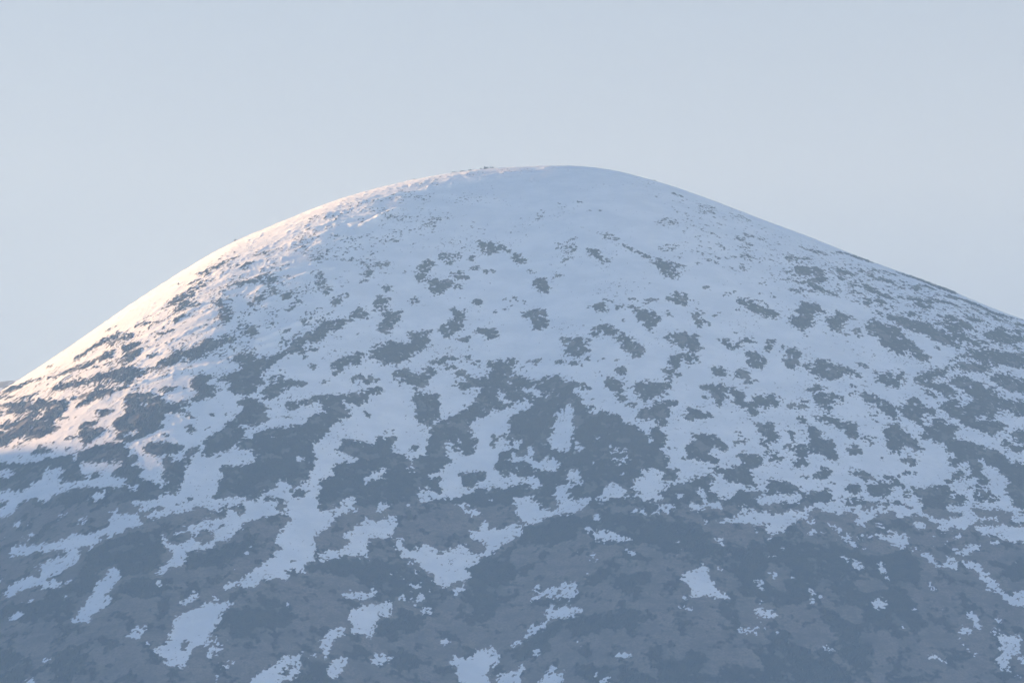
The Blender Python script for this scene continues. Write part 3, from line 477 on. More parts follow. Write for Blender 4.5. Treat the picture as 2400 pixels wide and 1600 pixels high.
0 1458 -8564 1548 -8591 1608 -8573 1688 -8493 1793 -8421 1796 -8371 1995 -8318 1980 -8536 1886 -8537 1760 -8551 1590 -8600 1490 -8592 1487 -8640 1471 -8627
0 954 -8738 984 -8708 995 -8732
0 1814 -8628 1880 -8636 1921 -8650 1878 -8661
0 1710 -8683 1762 -8656 1743 -8692
0 1519 -8836 1576 -8851 1620 -8812 1600 -8863 1605 -8926 1596 -8951 1574 -8899
0 1232 -8947 1291 -8919 1306 -8949 1248 -8962
0 1315 -8940 1348 -8945 1326 -8963
0 1270 -9015 1303 -9020 1286 -9045
0 1225 -9120 1274 -9132 1256 -9149
0 484 -8947 504 -8984 536 -9024 503 -9023
0 561 -9031 610 -9028 609 -9067 568 -9056
0 584 -9114 642 -9075 658 -9110 616 -9153 591 -9147
0 479 -9224 511 -9241 495 -9259
0 540 -9249 565 -9240 564 -9270
0 531 -9307 572 -9280 584 -9299 563 -9331
0 857 -9060 874 -9031 914 -9066 989 -9047 939 -9076 913 -9097 924 -9129 880 -9117
0 1235 -9465 1288 -9369 1372 -9300 1425 -9217 1470 -9219 1462 -9305 1491 -9378 1515 -9542 1552 -9597 1639 -9622 1579 -9691 1515 -9677 1419 -9674 1321 -9691 1294 -9761 1255 -9726 1306 -9685 1340 -9637 1366 -9605 1297 -9521 1242 -9479
0 1538 -9264 1580 -9235 1602 -9285 1561 -9284
0 1569 -9143 1602 -9138 1592 -9163
0 1815 -9399 1868 -9341 1880 -9399 1851 -9467 1889 -9504 1855 -9527 1835 -9471
0 1821 -9685 1847 -9649 1877 -9688 1844 -9710
0 1218 -9847 1251 -9816 1314 -9840 1350 -9852 1288 -9887
0 117 -9587 162 -9515 227 -9463 268 -9429 325 -9422 350 -9429 358 -9394 439 -9418 488 -9446 494 -9546 460 -9626 404 -9610 339 -9598 308 -9552 267 -9526 202 -9554 146 -9586
96 337 -9471 357 -9469 360 -9537 340 -9532
0 138 -9412 196 -9365 212 -9384 171 -9442
0 133 -9642 166 -9620 157 -9662
0 241 -9756 282 -9679 314 -9710 403 -9698 450 -9749 498 -9755 514 -9803 545 -9827 464 -9863 400 -9874 281 -9825
0 72 -9946 128 -9920 184 -9903 240 -9859 264 -9843 280 -9876 240 -9917 231 -9958 183 -10004 135 -10037 87 -10064 48 -10122 0 -10166 -8 -10072 48 -10079 112 -10003 120 -9969
0 259 -10023 275 -9999 287 -10023
0 111 -10240 158 -10214 206 -10204 182 -10262 201 -10309 150 -10269
0 467 -10196 514 -10209 529 -10264 489 -10260
0 697 -10489 737 -10448 753 -10423 816 -10426 870 -10454 854 -10474 776 -10469 728 -10488
0 -8 -10470 31 -10418 102 -10408 78 -10454 55 -10534 101 -10584 70 -10607 -8 -10894
0 266 -10488 306 -10456 345 -10446 313 -10494 282 -10506
0 123 -10913 211 -10579 273 -10539 336 -10570 391 -10529 414 -10578 366 -10607 357 -10688 308 -10957
0 537 -10675 560 -10646 615 -10632 615 -10653 560 -10688
0 620 -10759 667 -10728 715 -10703 722 -10719 682 -10759 621 -11042
0 1782 -9798 1847 -9777 1896 -9788 1891 -9871 1810 -9859
0 1762 -9979 1798 -9920 1836 -9949 1809 -9999
0 1760 -10023 1814 -10042 1781 -10063
0 1644 -10102 1678 -10060 1725 -10074 1750 -10054 1778 -10107 1808 -10138 1752 -10141 1706 -10121
0 1832 -10009 1881 -10013 1870 -10030
0 943 -9692 967 -9686 962 -9716
0 798 -10522 817 -10539 805 -10544
0 1970 -8441 2034 -8357 2096 -8323 2158 -8272 2331 -8226 2308 -8299 2269 -8375 2217 -8397 2155 -8439 2150 -8506 2113 -8549 2066 -8627 1981 -8642 1955 -8657 1961 -8574 2022 -8541 1965 -8508
0 2257 -8420 2320 -8362 2379 -8364 2359 -8402 2290 -8428
0 2221 -8569 2272 -8547 2308 -8514 2330 -8557 2425 -8518 2389 -8560 2301 -8605 2262 -8575
65 2135 -8592 2205 -8557 2183 -8628 2132 -8633
0 1951 -8723 2021 -8680 2009 -8723 1948 -8764
0 2495 -8184 2590 -8160 2605 -8189 2541 -8240 2501 -8217
0 2660 -8140 2879 -8071 2846 -8150 2807 -8197 2758 -8272 2728 -8323 2765 -8378 2724 -8366 2641 -8356 2691 -8267 2689 -8200
0 2438 -8416 2503 -8392 2548 -8455 2518 -8512 2470 -8491
65 2465 -8541 2555 -8569 2588 -8478 2628 -8501 2631 -8566 2549 -8635 2466 -8639
0 2552 -8602 2605 -8572 2646 -8676 2600 -8720 2563 -8665
0 2651 -8527 2714 -8477 2794 -8519 2724 -8548 2663 -8573
0 2791 -8278 2835 -8264 2899 -8302 2920 -8345 2979 -8341 2989 -8404 3059 -8380 3064 -8495 3001 -8616 2955 -8582 2887 -8588 2842 -8537 2813 -8497 2807 -8382 2842 -8454 2882 -8474 2910 -8440 2958 -8465 2949 -8385 2901 -8368 2848 -8302
0 2981 -8154 3007 -8059 3055 -8007 3179 -7963 3173 -8017 3099 -8078 3025 -8139
0 3191 -8011 3237 -7978 3300 -8026 3327 -8087 3399 -8047 3458 -7978 3533 -7923 3559 -7845 3629 -7828 3662 -7909 3776 -7891 3830 -7869 3814 -7927 3681 -7966 3603 -8045 3542 -8130 3483 -8128 3418 -8180 3350 -8260 3306 -8196 3358 -8112 3285 -8083 3218 -8070
0 3453 -7874 3524 -7855 3500 -7914
0 3142 -8148 3194 -8139 3258 -8178 3243 -8234 3201 -8230 3155 -8263 3129 -8238
0 3464 -8184 3499 -8209 3461 -8322 3393 -8323 3458 -8272
0 3239 -8345 3297 -8352 3252 -8379
0 3341 -8339 3429 -8381 3361 -8383
0 3314 -8431 3365 -8424 3325 -8478
0 3221 -8510 3259 -8473 3228 -8524
0 3593 -8135 3669 -8065 3775 -8033 3831 -7993 3879 -8017 4071 -7941 4266 -7843 4218 -8184 4057 -8227 3899 -8256 3843 -8235 3786 -8213 3704 -8196 3654 -8190
0 3911 -7902 3985 -7790 4293 -7647 4266 -7843 4098 -7895 3933 -7931
0 3850 -7775 4072 -7706 4299 -7608 3980 -7765
96 3799 -8175 3851 -8172 3822 -8196
0 3706 -8316 3772 -8259 3784 -8299 3730 -8328
0 3393 -8475 3432 -8498 3509 -8411 3583 -8360 3661 -8334 3594 -8408 3630 -8451 3549 -8502 3478 -8536 3456 -8575 3409 -8554
55 3065 -8561 3109 -8547 3119 -8609 3088 -8660 3069 -8609
0 3126 -8623 3186 -8604 3232 -8639 3238 -8735 3286 -8753 3374 -8712 3315 -8647 3329 -8593 3377 -8612 3425 -8698 3386 -8823 3315 -8794 3246 -8814 3185 -8768 3170 -8675 3127 -8689
0 3178 -8835 3203 -8827 3191 -8863
0 3169 -8919 3199 -8941 3181 -8955
0 3447 -8660 3511 -8677 3582 -8645 3605 -8722 3614 -8786 3653 -8876 3687 -8935 3708 -9028 3764 -9098 3832 -9021 4110 -8950 4096 -9052 3821 -9167 4079 -9170 4065 -9270 3915 -9275 3766 -9272 3710 -9266 3741 -9213 3695 -9126 3664 -9052 3596 -9065 3579 -9068 3621 -8996 3574 -8908 3538 -8802 3492 -8764 3454 -8740
96 3798 -9091 3832 -9085 3817 -9136 3792 -9141
0 2494 -8843 2524 -8836 2552 -8893 2626 -8891 2630 -8938 2700 -8983 2628 -9057 2589 -9027 2571 -8952 2519 -8893
0 2760 -8919 2801 -8875 2838 -8928 2823 -8996 2853 -9019 2802 -9042 2794 -8957
0 2805 -9097 2847 -9084 2901 -9115 2859 -9128
0 2762 -9156 2802 -9129 2791 -9156
0 2675 -8725 2708 -8724 2723 -8736 2696 -8760
0 2395 -8737 2413 -8717 2429 -8729 2411 -8749
0 1934 -8982 1991 -8983 2007 -9003 1932 -9014
0 1987 -8809 2044 -8826 2009 -8843
0 2050 -8857 2088 -8838 2065 -8876
0 1916 -9252 1959 -9218 2022 -9257 1970 -9293 1922 -9282
0 2062 -9262 2126 -9276 2108 -9312 2084 -9303
0 1907 -9378 1931 -9387 1903 -9440
0 1951 -9328 1976 -9322 1959 -9342
0 2363 -9181 2396 -9173 2401 -9211
0 2183 -9393 2238 -9410 2286 -9422 2343 -9471 2320 -9506 2251 -9461
0 2213 -9523 2239 -9510 2241 -9585 2216 -9598
0 2688 -9470 2752 -9392 2787 -9444 2805 -9516 2752 -9561 2696 -9552
96 2719 -9478 2735 -9481 2724 -9515
0 2961 -9485 2991 -9438 3020 -9506 2984 -9502
0 2914 -9591 2943 -9591 2923 -9627
0 2860 -9773 2887 -9735 2906 -9753 2874 -9784
0 3213 -9410 3231 -9389 3254 -9437 3217 -9440
65 3029 -9154 3102 -9083 3110 -9160 3050 -9186
0 3153 -9059 3183 -9090 3202 -9179 3159 -9160
65 3311 -9116 3467 -9116 3337 -9172
0 3383 -9442 3443 -9381 3488 -9418 3461 -9501 3493 -9571 3487 -9618 3423 -9617 3404 -9576 3434 -9523 3423 -9479 3390 -9487
0 3486 -9434 3538 -9408 3517 -9443
0 3245 -9624 3278 -9653 3256 -9666
0 3291 -9710 3325 -9633 3382 -9627 3405 -9697 3392 -9738 3329 -9731
0 3281 -9804 3309 -9766 3324 -9808
0 3298 -9859 3326 -9897 3349 -9966 3432 -10007 3405 -10028 3346 -9997 3304 -9948
0 3570 -9471 3654 -9448 3646 -9512 3620 -9524
0 3530 -9663 3576 -9616 3626 -9669 3679 -9690 3720 -9684 3708 -9594 3743 -9634 3739 -9727 3770 -9737 3723 -9851 3721 -9926 3650 -9982 3617 -10047 3616 -10122 3652 -10205 3602 -10168 3551 -10191 3537 -10120 3530 -10047 3588 -9962 3586 -9858 3612 -9778 3589 -9706
96 3665 -9799 3696 -9809 3675 -9851
0 3694 -10005 3968 -9959 3944 -10128 3692 -10080
0 3514 -10301 3584 -10304 3652 -10264 3936 -10190 3676 -10267 3624 -10297 3536 -10312
0 3482 -9922 3506 -9887 3492 -9935
0 2256 -10196 2291 -10160 2353 -10169 2348 -10228 2314 -10257 2277 -10228
0 3004 -10148 3043 -10078 3118 -10115 3168 -10160 3126 -10187 3075 -10142
0 1880 -9784 1936 -9794 1982 -9827 1930 -9877 1873 -9897
0 1861 -10076 1917 -10071 1990 -10047 1931 -10097 1860 -10098
0 3865 -8486 3890 -8454 3877 -8491
0 3854 -8597 3884 -8590 3868 -8619
83 -336 -3432 -238 -3441 -100 -3541 -12 -3622 -21 -3715 -100 -3637 -148 -3682 -216 -3728 -295 -3684 -276 -3563
65 -683 -3797 -607 -3715 -441 -3719 -487 -3889 -563 -3993 -632 -3933
45 -941 -3263 -744 -3197 -648 -3083 -581 -2887 -752 -2834 -788 -3035 -942 -3208
65 -1102 -3490 -985 -3429 -992 -3535 -1070 -3542
55 -1201 -3466 -1133 -3437 -1141 -3492
50 -961 -2890 -851 -2863 -870 -2922 -950 -2920
88 -848 -4202 -823 -4034 -759 -3905 -680 -3964 -725 -4111 -761 -4210 -787 -4352 -804 -4445 -835 -4361
88 -560 -4153 -455 -4093 -377 -4197 -386 -4265 -491 -4301 -512 -4192
92 -750 -4299 -702 -4291 -625 -4322 -529 -4296 -518 -4416 -583 -4493 -620 -4587 -676 -4642 -725 -4564 -707 -4494 -738 -4388
73 -526 -4484 -461 -4364 -421 -4490
68 -410 -3834 -343 -3734 -313 -3873 -381 -3866
65 -388 -4040 -312 -3942 -263 -4031 -147 -4074 -146 -4164 -282 -4077 -369 -4084
68 -964 -4200 -927 -4122 -944 -4219
80 -910 -4103 -875 -4064 -879 -4039 -915 -4072
78 -1354 -4055 -1257 -4073 -1182 -4015 -1039 -3947 -1073 -4074 -1178 -4114 -1253 -4172 -1211 -4264 -1237 -4340 -1344 -4304 -1282 -4175
68 -1365 -4500 -1284 -4371 -1218 -4361 -1235 -4411 -1326 -4519
73 -1184 -4497 -1098 -4504 -1000 -4587 -1112 -4644 -1153 -4561
88 -1563 -4963 -1532 -4821 -1431 -4743 -1428 -4813 -1470 -4932 -1532 -5007
83 -1198 -4909 -1184 -4772 -1128 -4738 -1060 -4790 -1082 -4993 -1146 -5052 -1182 -5082
92 -899 -4798 -855 -4701 -806 -4734 -795 -4818 -850 -4874
92 -1170 -5422 -1119 -5282 -1106 -5108 -1033 -5068 -997 -4995 -922 -4998 -956 -5135 -1000 -5230 -1022 -5425 -1085 -5462
92 -1360 -5097 -1307 -4998 -1258 -5055 -1233 -5224 -1300 -5195 -1372 -5253 -1422 -5392 -1474 -5466 -1537 -5518 -1578 -5609 -1626 -5763 -1883 -5760 -1797 -5658 -1712 -5529 -1660 -5463 -1629 -5329 -1555 -5323 -1464 -5268 -1401 -5236
92 -558 -4877 -502 -4836 -473 -4905 -407 -4917 -415 -5022 -422 -5168 -384 -5224 -458 -5296 -512 -5387 -576 -5460 -596 -5362 -617 -5244 -535 -5145 -489 -5075 -500 -4952
78 -435 -4878 -360 -4848 -379 -4892
92 -883 -5409 -791 -5366 -726 -5350 -663 -5274 -680 -5360 -735 -5393 -694 -5546 -841 -5582 -881 -5491
92 -352 -4720 -315 -4663 -277 -4670 -257 -4754 -304 -4800
92 -272 -5253 -226 -5210 -114 -5270 -113 -5391 -187 -5431 -262 -5354
92 -474 -5461 -419 -5392 -354 -5383 -390 -5488 -464 -5499
80 -338 -5326 -263 -5244 -270 -5211 -347 -5286
68 -171 -4941 -125 -4815 -134 -4920
68 -106 -4858 -2 -4783 -11 -4845 -68 -4881
80 -112 -4698 -33 -4629 -38 -4603 -118 -4666
68 -88 -4278 -60 -4258 -59 -4302
68 -1745 -4339 -1684 -4220 -1640 -4330 -1625 -4458 -1659 -4530 -1539 -4656 -1574 -4728 -1608 -4800 -1651 -4703 -1704 -4575
88 -2012 -4670 -1957 -4639 -1876 -4740 -1909 -4831 -1985 -4807
83 -1961 -5060 -1914 -4903 -1823 -4851 -1817 -4948 -1888 -5030 -1931 -5092
92 -1822 -5367 -1789 -5302 -1750 -5328 -1755 -5418 -1810 -5425
80 -1992 -5579 -1867 -5542 -1874 -5488 -2000 -5510
68 -2164 -4217 -2114 -4101 -2060 -4189 -2071 -4324 -2137 -4346
70 -2228 -4711 -2139 -4618 -2029 -4560 -2006 -4621 -2103 -4738 -2182 -4835
45 -1965 -3304 -1906 -3318 -1847 -3494 -1805 -3734 -1602 -3911 -1311 -3925 -1325 -4054 -1598 -3994 -1816 -3906 -1885 -3693
50 -2318 -3330 -2171 -3331 -2081 -3344 -2085 -3449 -2208 -3516 -2307 -3495
55 -2260 -4220 -2159 -4307 -2019 -4564 -2045 -4606 -2191 -4402
80 -1328 -5535 -1302 -5541 -1300 -5518 -1327 -5506
80 -1488 -5654 -1444 -5643 -1445 -5620 -1489 -5624
83 0 -3718 58 -3728 126 -3835 126 -3928 77 -4009 19 -3884
45 96 -4125 164 -4028 231 -4181 173 -4211
90 173 -4277 240 -4284 306 -4337 287 -4397 315 -4471 370 -4629 294 -4617 228 -4555 200 -4460
65 326 -4320 385 -4204 460 -4315 383 -4360
47 382 -3574 490 -3580 579 -3478 595 -3702 564 -3815 541 -4020 425 -4034 457 -3858 390 -3768
78 507 -3705 547 -3691 579 -3818 535 -3784
83 643 -3760 769 -3777 786 -3898 842 -3996 868 -4114 838 -4136 773 -4039 717 -3938 661 -3835
70 768 -3405 846 -3433 962 -3502 948 -3655 871 -3609 805 -3508
80 980 -3710 1072 -3823 1085 -3769 997 -3643
80 1056 -3812 1166 -3924 1178 -3869 1071 -3743
80 1149 -3915 1241 -4002 1253 -3947 1165 -3846
83 1229 -3994 1289 -3928 1384 -3971 1461 -3994 1536 -4039 1572 -4098 1476 -4086 1479 -4253 1455 -4355 1341 -4343 1308 -4188 1254 -4108
45 1247 -3768 1289 -3678 1473 -3475 1527 -3584 1485 -3655 1364 -3754
70 1659 -3491 1741 -3416 1718 -3486
45 1441 -3776 1537 -3814 1515 -3873 1447 -3875
65 1642 -3635 1731 -3614 1720 -3647 1650 -3671
80 1649 -3766 1773 -3796 1779 -3761 1655 -3723
80 1763 -3796 1838 -3838 1845 -3804 1772 -3753
80 1828 -3832 1880 -3918 1890 -3887 1840 -3793
65 1806 -3678 1895 -3650 1882 -3713
50 1591 -3892 1688 -3898 1646 -3968
73 2031 -2982 2123 -2927 2203 -3088 2105 -3079
55 2042 -3134 2176 -3208 2118 -3347 2055 -3247
70 2053 -3457 2205 -3369 2198 -3493 2076 -3553
78 2005 -3767 2071 -3641 2093 -3763 2049 -3845
68 1800 -3019 1852 -2977 1859 -3035 1807 -3076
65 1836 -3296 1918 -3236 1901 -3366 1854 -3312
80 2107 -2785 2244 -2790 2249 -2748 2113 -2734
80 2236 -2794 2332 -2808 2338 -2765 2243 -2741
50 2070 -2113 2175 -1883 2268 -2201 2184 -2237
43 1716 -2061 1916 -1935 1885 -2353 1735 -2525
50 1301 -2248 1396 -2163 1401 -2285 1328 -2345
80 1510 -1983 1608 -2012 1614 -1951 1517 -1906
45 1153 -2756 1249 -2866 1198 -2889
80 417 -2686 495 -2733 496 -2705 419 -2651
40 190 -2857 311 -2754 289 -2992 219 -3025
45 1283 -3029 1441 -2824 1595 -2947 1388 -3154
45 563 -2644 685 -2584 643 -2686
45 679 -2891 840 -2837 819 -2896 738 -2923
80 1843 -4580 1905 -4488 1901 -4455 1838 -4539
80 1893 -4509 1966 -4410 1964 -4376 1890 -4466
83 1651 -4449 1712 -4389 1738 -4437 1688 -4469
68 2144 -4348 2218 -4232 2202 -4340
68 2158 -4115 2269 -4049 2246 -4101
92 1948 -4596 2000 -4522 2093 -4544 2240 -4657 2228 -4826 2142 -4822 2073 -4718 1990 -4691
68 1927 -4790 2008 -4705 1963 -4818
80 2071 -4500 2174 -4519 2179 -4487 2077 -4459
80 2164 -4521 2229 -4538 2235 -4506 2172 -4481
90 1332 -4798 1385 -4673 1519 -4622 1534 -4719 1518 -4858 1470 -4894 1387 -4850
80 996 -4883 1088 -4908 1092 -4870 1001 -4836
80 1127 -4963 1216 -4857 1211 -4822 1120 -4920
80 1200 -4872 1280 -4851 1281 -4812 1202 -4823
80 -11 -4676 61 -4734 67 -4694 -3 -4624
80 47 -4729 128 -4779 132 -4737 52 -4676
92 179 -4903 245 -4921 311 -4867 291 -4955 300 -5062 308 -5147 308 -5249 242 -5331 186 -5316 178 -5151 113 -5033 75 -4921 122 -4931 169 -4984
0 188 -4968 272 -5033 244 -5045
92 657 -4993 715 -4941 772 -4928 808 -4975 777 -5098 721 -5100
80 761 -4949 837 -4880 832 -4852 755 -4913
80 821 -4883 877 -4935 883 -4906 829 -4848
80 793 -5100 859 -5065 857 -5036 790 -5063
92 883 -5002 968 -4981 1042 -4998 1116 -5044 1200 -5064 1252 -5161 1287 -5218 1229 -5291 1215 -5419 1159 -5427 1116 -5328 1063 -5250 1084 -5164 1021 -5085 975 -5045 900 -5045
80 1295 -5157 1388 -5133 1389 -5109 1296 -5127
78 1292 -5089 1352 -5011 1368 -5072
92 913 -5255 933 -5224 973 -5286 922 -5286
80 1575 -4894 1628 -4951 1635 -4924 1584 -4861
80 1620 -4949 1674 -4979 1680 -4950 1627 -4913
80 1582 -4800 1630 -4780 1632 -4751 1584 -4764
80 1732 -5031 1803 -4960 1801 -4926 1730 -4989
92 1520 -5033 1587 -4991 1620 -5089 1674 -5136 1736 -5201 1643 -5190 1619 -5304 1574 -5275 1570 -5148
92 667 -5470 734 -5340 809 -5330 862 -5417 917 -5461 951 -5563 1023 -5623 920 -5683 885 -5601 812 -5595 769 -5448 729 -5583 683 -5554
92 1301 -5568 1361 -5453 1446 -5435 1575 -5443 1586 -5585 1307 -5649
92 406 -5541 444 -5522 535 -5578 591 -5543 626 -5641 406 -5581
80 1751 -5525 1933 -5429 1935 -5395 1752 -5483
92 1928 -5426 1996 -5365 2081 -5339 2077 -5405 1944 -5461
68 1874 -5060 1952 -5015 1920 -5073
68 1864 -5238 1938 -5250 1898 -5300
45 2455 -2467 2563 -2501 2515 -2612
80 2666 -2674 2786 -2638 2793 -2582 2674 -2609
80 2778 -2647 2932 -2565 2940 -2502 2786 -2578
80 3006 -2304 3176 -2059 3192 -1897 3018 -2193
80 3165 -2081 3277 -2171 3292 -2044 3188 -1877
80 3263 -2125 3383 -2012 3401 -1852 3286 -1907
78 2453 -3231 2531 -3093 2635 -3025 2762 -2918 2734 -3027 2540 -3254
68 2317 -3341 2369 -3300 2353 -3390 2312 -3422
88 2401 -3549 2498 -3567 2569 -3389 2624 -3310 2757 -3250 2843 -3396 2777 -3491 2662 -3590 2551 -3646 2477 -3582
92 2337 -3914 2442 -3807 2542 -3767 2655 -3685 2743 -3553 2835 -3500 2814 -3643 2718 -3753 2767 -3857 2806 -3855 2902 -3862 2945 -3926 2856 -3957 2781 -3932 2686 -3904 2653 -3830 2617 -3799 2477 -3853
78 2418 -4143 2537 -3965 2634 -3955 2756 -4006 2676 -4035 2603 -3990 2535 -4126
83 2866 -3238 3015 -2984 3075 -2983 3154 -3095 3045 -3209 2957 -3205
80 2941 -3423 3056 -3369 3064 -3306 2951 -3347
68 2911 -3647 2950 -3532 2926 -3693
80 3142 -2908 3242 -2828 3254 -2730 3156 -2794
80 3226 -2843 3296 -2863 3312 -2765 3245 -2719
80 3312 -2599 3468 -2413 3480 -2313 3323 -2503
80 3457 -2431 3586 -2433 3600 -2332 3473 -2306
80 3254 -2979 3380 -2941 3393 -2847 3270 -2866
80 3366 -2957 3546 -2870 3560 -2768 3381 -2840
80 3385 -2955 3474 -3068 3487 -2998 3403 -2862
80 3465 -3074 3592 -3005 3602 -2929 3477 -2985
92 3029 -3516 3149 -3373 3238 -3255 3266 -3385 3370 -3415 3460 -3500 3403 -3588 3299 -3555 3226 -3495 3171 -3451 3056 -3537
80 2975 -3742 3112 -3707 3118 -3668 2982 -3694
92 2988 -3990 3101 -3908 3161 -3780 3299 -3652 3364 -3783 3300 -3854 3238 -3787 3173 -3859 3188 -3965 3118 -3937 3046 -3983
92 3656 -2812 3730 -2675 3764 -2730 3689 -2981
80 3816 -2307 3955 -2375 3997 -2055 3863 -1940
80 3938 -2396 4112 -2411 4162 -2026 3992 -1973
80 3747 -2631 3909 -2618 3926 -2495 3766 -2491
80 3857 -2939 3940 -2805 3950 -2719 3867 -2846
92 3489 -3401 3585 -3322 3677 -3286 3783 -3214 3833 -3301 3736 -3380 3614 -3423 3545 -3436
92 3589 -3483 3673 -3422 3801 -3502 3722 -3609 3616 -3597
80 3763 -3233 3908 -3196 3921 -3104 3779 -3126
80 3893 -3209 4058 -3170 4073 -3070 3911 -3095
80 4012 -2834 4158 -2721 4183 -2543 4038 -2654
80 4140 -2747 4276 -2723 4306 -2529 4173 -2526
80 4259 -2740 4412 -2825 4442 -2647 4298 -2498
80 4397 -2845 4553 -2745 4584 -2539 4431 -2622
80 3953 -2845 4068 -2811 4086 -2688 3974 -2704
80 4147 -3057 4259 -3112 4276 -3018 4167 -2940
80 4248 -3123 4377 -3038 4394 -2935 4267 -3007
80 4357 -3008 4441 -3218 4462 -3120 4386 -2863
80 4432 -3229 4719 -2862 5053 -2182 5060 -2144 4743 -2699 4450 -3105
80 4572 -2676 4859 -2059 5065 -2091 5049 -2215 4852 -2117 4595 -2499
92 2386 -4867 2414 -4737 2484 -4678 2485 -4533 2529 -4336 2589 -4301 2697 -4260 2706 -4383 2776 -4465 2698 -4489 2634 -4575 2614 -4707 2626 -4796 2554 -4880 2517 -4990 2549 -5067 2499 -5112 2492 -4956 2419 -4920
92 2715 -4627 2767 -4571 2854 -4439 2825 -4330 2877 -4280 2935 -4382 3037 -4412 2926 -4492 2877 -4723 2839 -4843 2772 -4859 2762 -4745
68 2867 -4850 2947 -4677 2938 -4781 2892 -4883
78 2965 -4690 3030 -4596 3056 -4728 3007 -4858 2974 -4807
92 3081 -4561 3173 -4285 3224 -4246 3259 -4382 3399 -4310 3430 -4478 3468 -4664 3187 -4839 3179 -4721 3096 -4701
92 3296 -4191 3357 -4059 3468 -4002 3518 -4084 3650 -4019 3726 -4117 3832 -4192 3925 -4390 3720 -4517 3672 -4436 3589 -4321 3500 -4351 3402 -4280 3339 -4242
90 3475 -3937 3583 -3821 3664 -3886 3557 -3980
80 3169 -4167 3284 -4148 3290 -4113 3176 -4124
92 3798 -3715 3895 -3629 3973 -3624 4089 -3712 4135 -3902 4017 -3921 3945 -3789 3839 -3781
92 3817 -3896 3908 -3854 3999 -3905 3990 -4072 4054 -4261 3952 -4312 3863 -4259 3847 -4061
78 3729 -3993 3820 -3958 3772 -4039
88 4077 -3391 4159 -3361 4260 -3418 4191 -3590 4097 -3558
92 4187 -3944 4292 -3716 4396 -3577 4455 -3650 4681 -3426 4913 -3184 4896 -3306 4575 -3723 4266 -4085 4218 -4008
80 4326 -3597 4454 -3541 4471 -3442 4346 -3478
80 4439 -3562 4689 -3285 4949 -2963 4973 -2797 4708 -3153 4456 -3443
92 2225 -4594 2271 -4618 2323 -4687 2326 -4779 2276 -4826 2215 -4740
65 2260 -4208 2339 -4314 2268 -4378
88 2683 -4908 2714 -4880 2699 -4946
80 3579 -2218 3810 -2210 3829 -2050 3599 -2044
80 3800 -2224 4102 -2308 4125 -2128 3825 -2021
60 -2893 -3244 -2783 -3263 -2646 -3255 -2494 -3182 -2467 -3285 -2576 -3410 -2695 -3519 -2816 -3466
80 -2954 -3592 -2885 -3639 -2893 -3583 -2964 -3517
80 -2891 -3641 -2805 -3669 -2812 -3617 -2901 -3571
80 -2809 -3677 -2706 -3551 -2715 -3500 -2821 -3613
80 -2711 -3564 -2680 -3511 -2689 -3461 -2722 -3502
55 -3103 -4085 -3015 -3996 -2927 -3899 -2839 -3791 -2767 -3721 -2684 -3916 -2756 -4098 -2824 -4207 -2899 -4231 -2993 -4249 -3076 -4172
60 -2952 -4282 -2868 -4142 -2746 -4466 -2692 -4671 -2795 -4563 -2890 -4566 -2970 -4515
60 -2487 -3562 -2306 -3631 -2354 -3798 -2429 -3836
50 -2615 -4196 -2471 -4192 -2349 -4155 -2239 -4074 -2205 -4005 -2140 -4106 -2270 -4322 -2412 -4355 -2525 -4366
78 -2187 -4283 -2102 -4099 -2057 -4211 -2065 -4402 -2135 -4339
78 -2625 -4554 -2552 -4524 -2501 -4701 -2445 -4815 -2478 -4878 -2532 -4793 -2576 -4708
92 -2558 -4940 -2525 -4879 -2441 -4871 -2402 -5020 -2412 -5144 -2464 -5198 -2520 -5068
68 -2307 -4775 -2220 -4654 -2123 -4538 -2064 -4564 -2101 -4732 -2200 -4821 -2274 -4842
68 -2959 -4745 -2926 -4701 -2850 -4708 -2852 -4793 -2922 -4853
68 -2683 -4905 -2619 -4886 -2641 -4966
70 -3138 -4851 -3026 -4950 -2900 -4993 -2960 -5062 -3078 -4995
80 -2965 -5324 -2898 -5277 -2906 -5242 -2975 -5280
80 -2906 -5281 -2792 -5333 -2797 -5300 -2912 -5237
65 -3652 -3580 -3555 -3771 -3467 -3783 -3475 -3809 -3610 -3802
65 -3341 -4198 -3213 -4340 -3082 -4533 -3072 -4644 -3244 -4422
70 -3620 -4077 -3472 -4222 -3327 -4440 -3297 -4661 -3410 -4559 -3545 -4435
80 -3759 -4210 -3646 -4144 -3658 -4081 -3774 -4129
80 -3651 -4154 -3532 -4135 -3543 -4075 -3665 -4074
65 -3213 -4948 -3130 -5038 -3145 -5075
92 -2735 -5520 -2642 -5532 -2563 -5476 -2468 -5517 -2426 -5460 -2366 -5529 -2368 -5623 -2465 -5685 -2546 -5701
92 -2293 -5504 -2233 -5308 -2174 -5350 -2151 -5567 -2195 -5601 -2233 -5579
80 -2329 -5294 -2249 -5278 -2252 -5250 -2334 -5259
'''
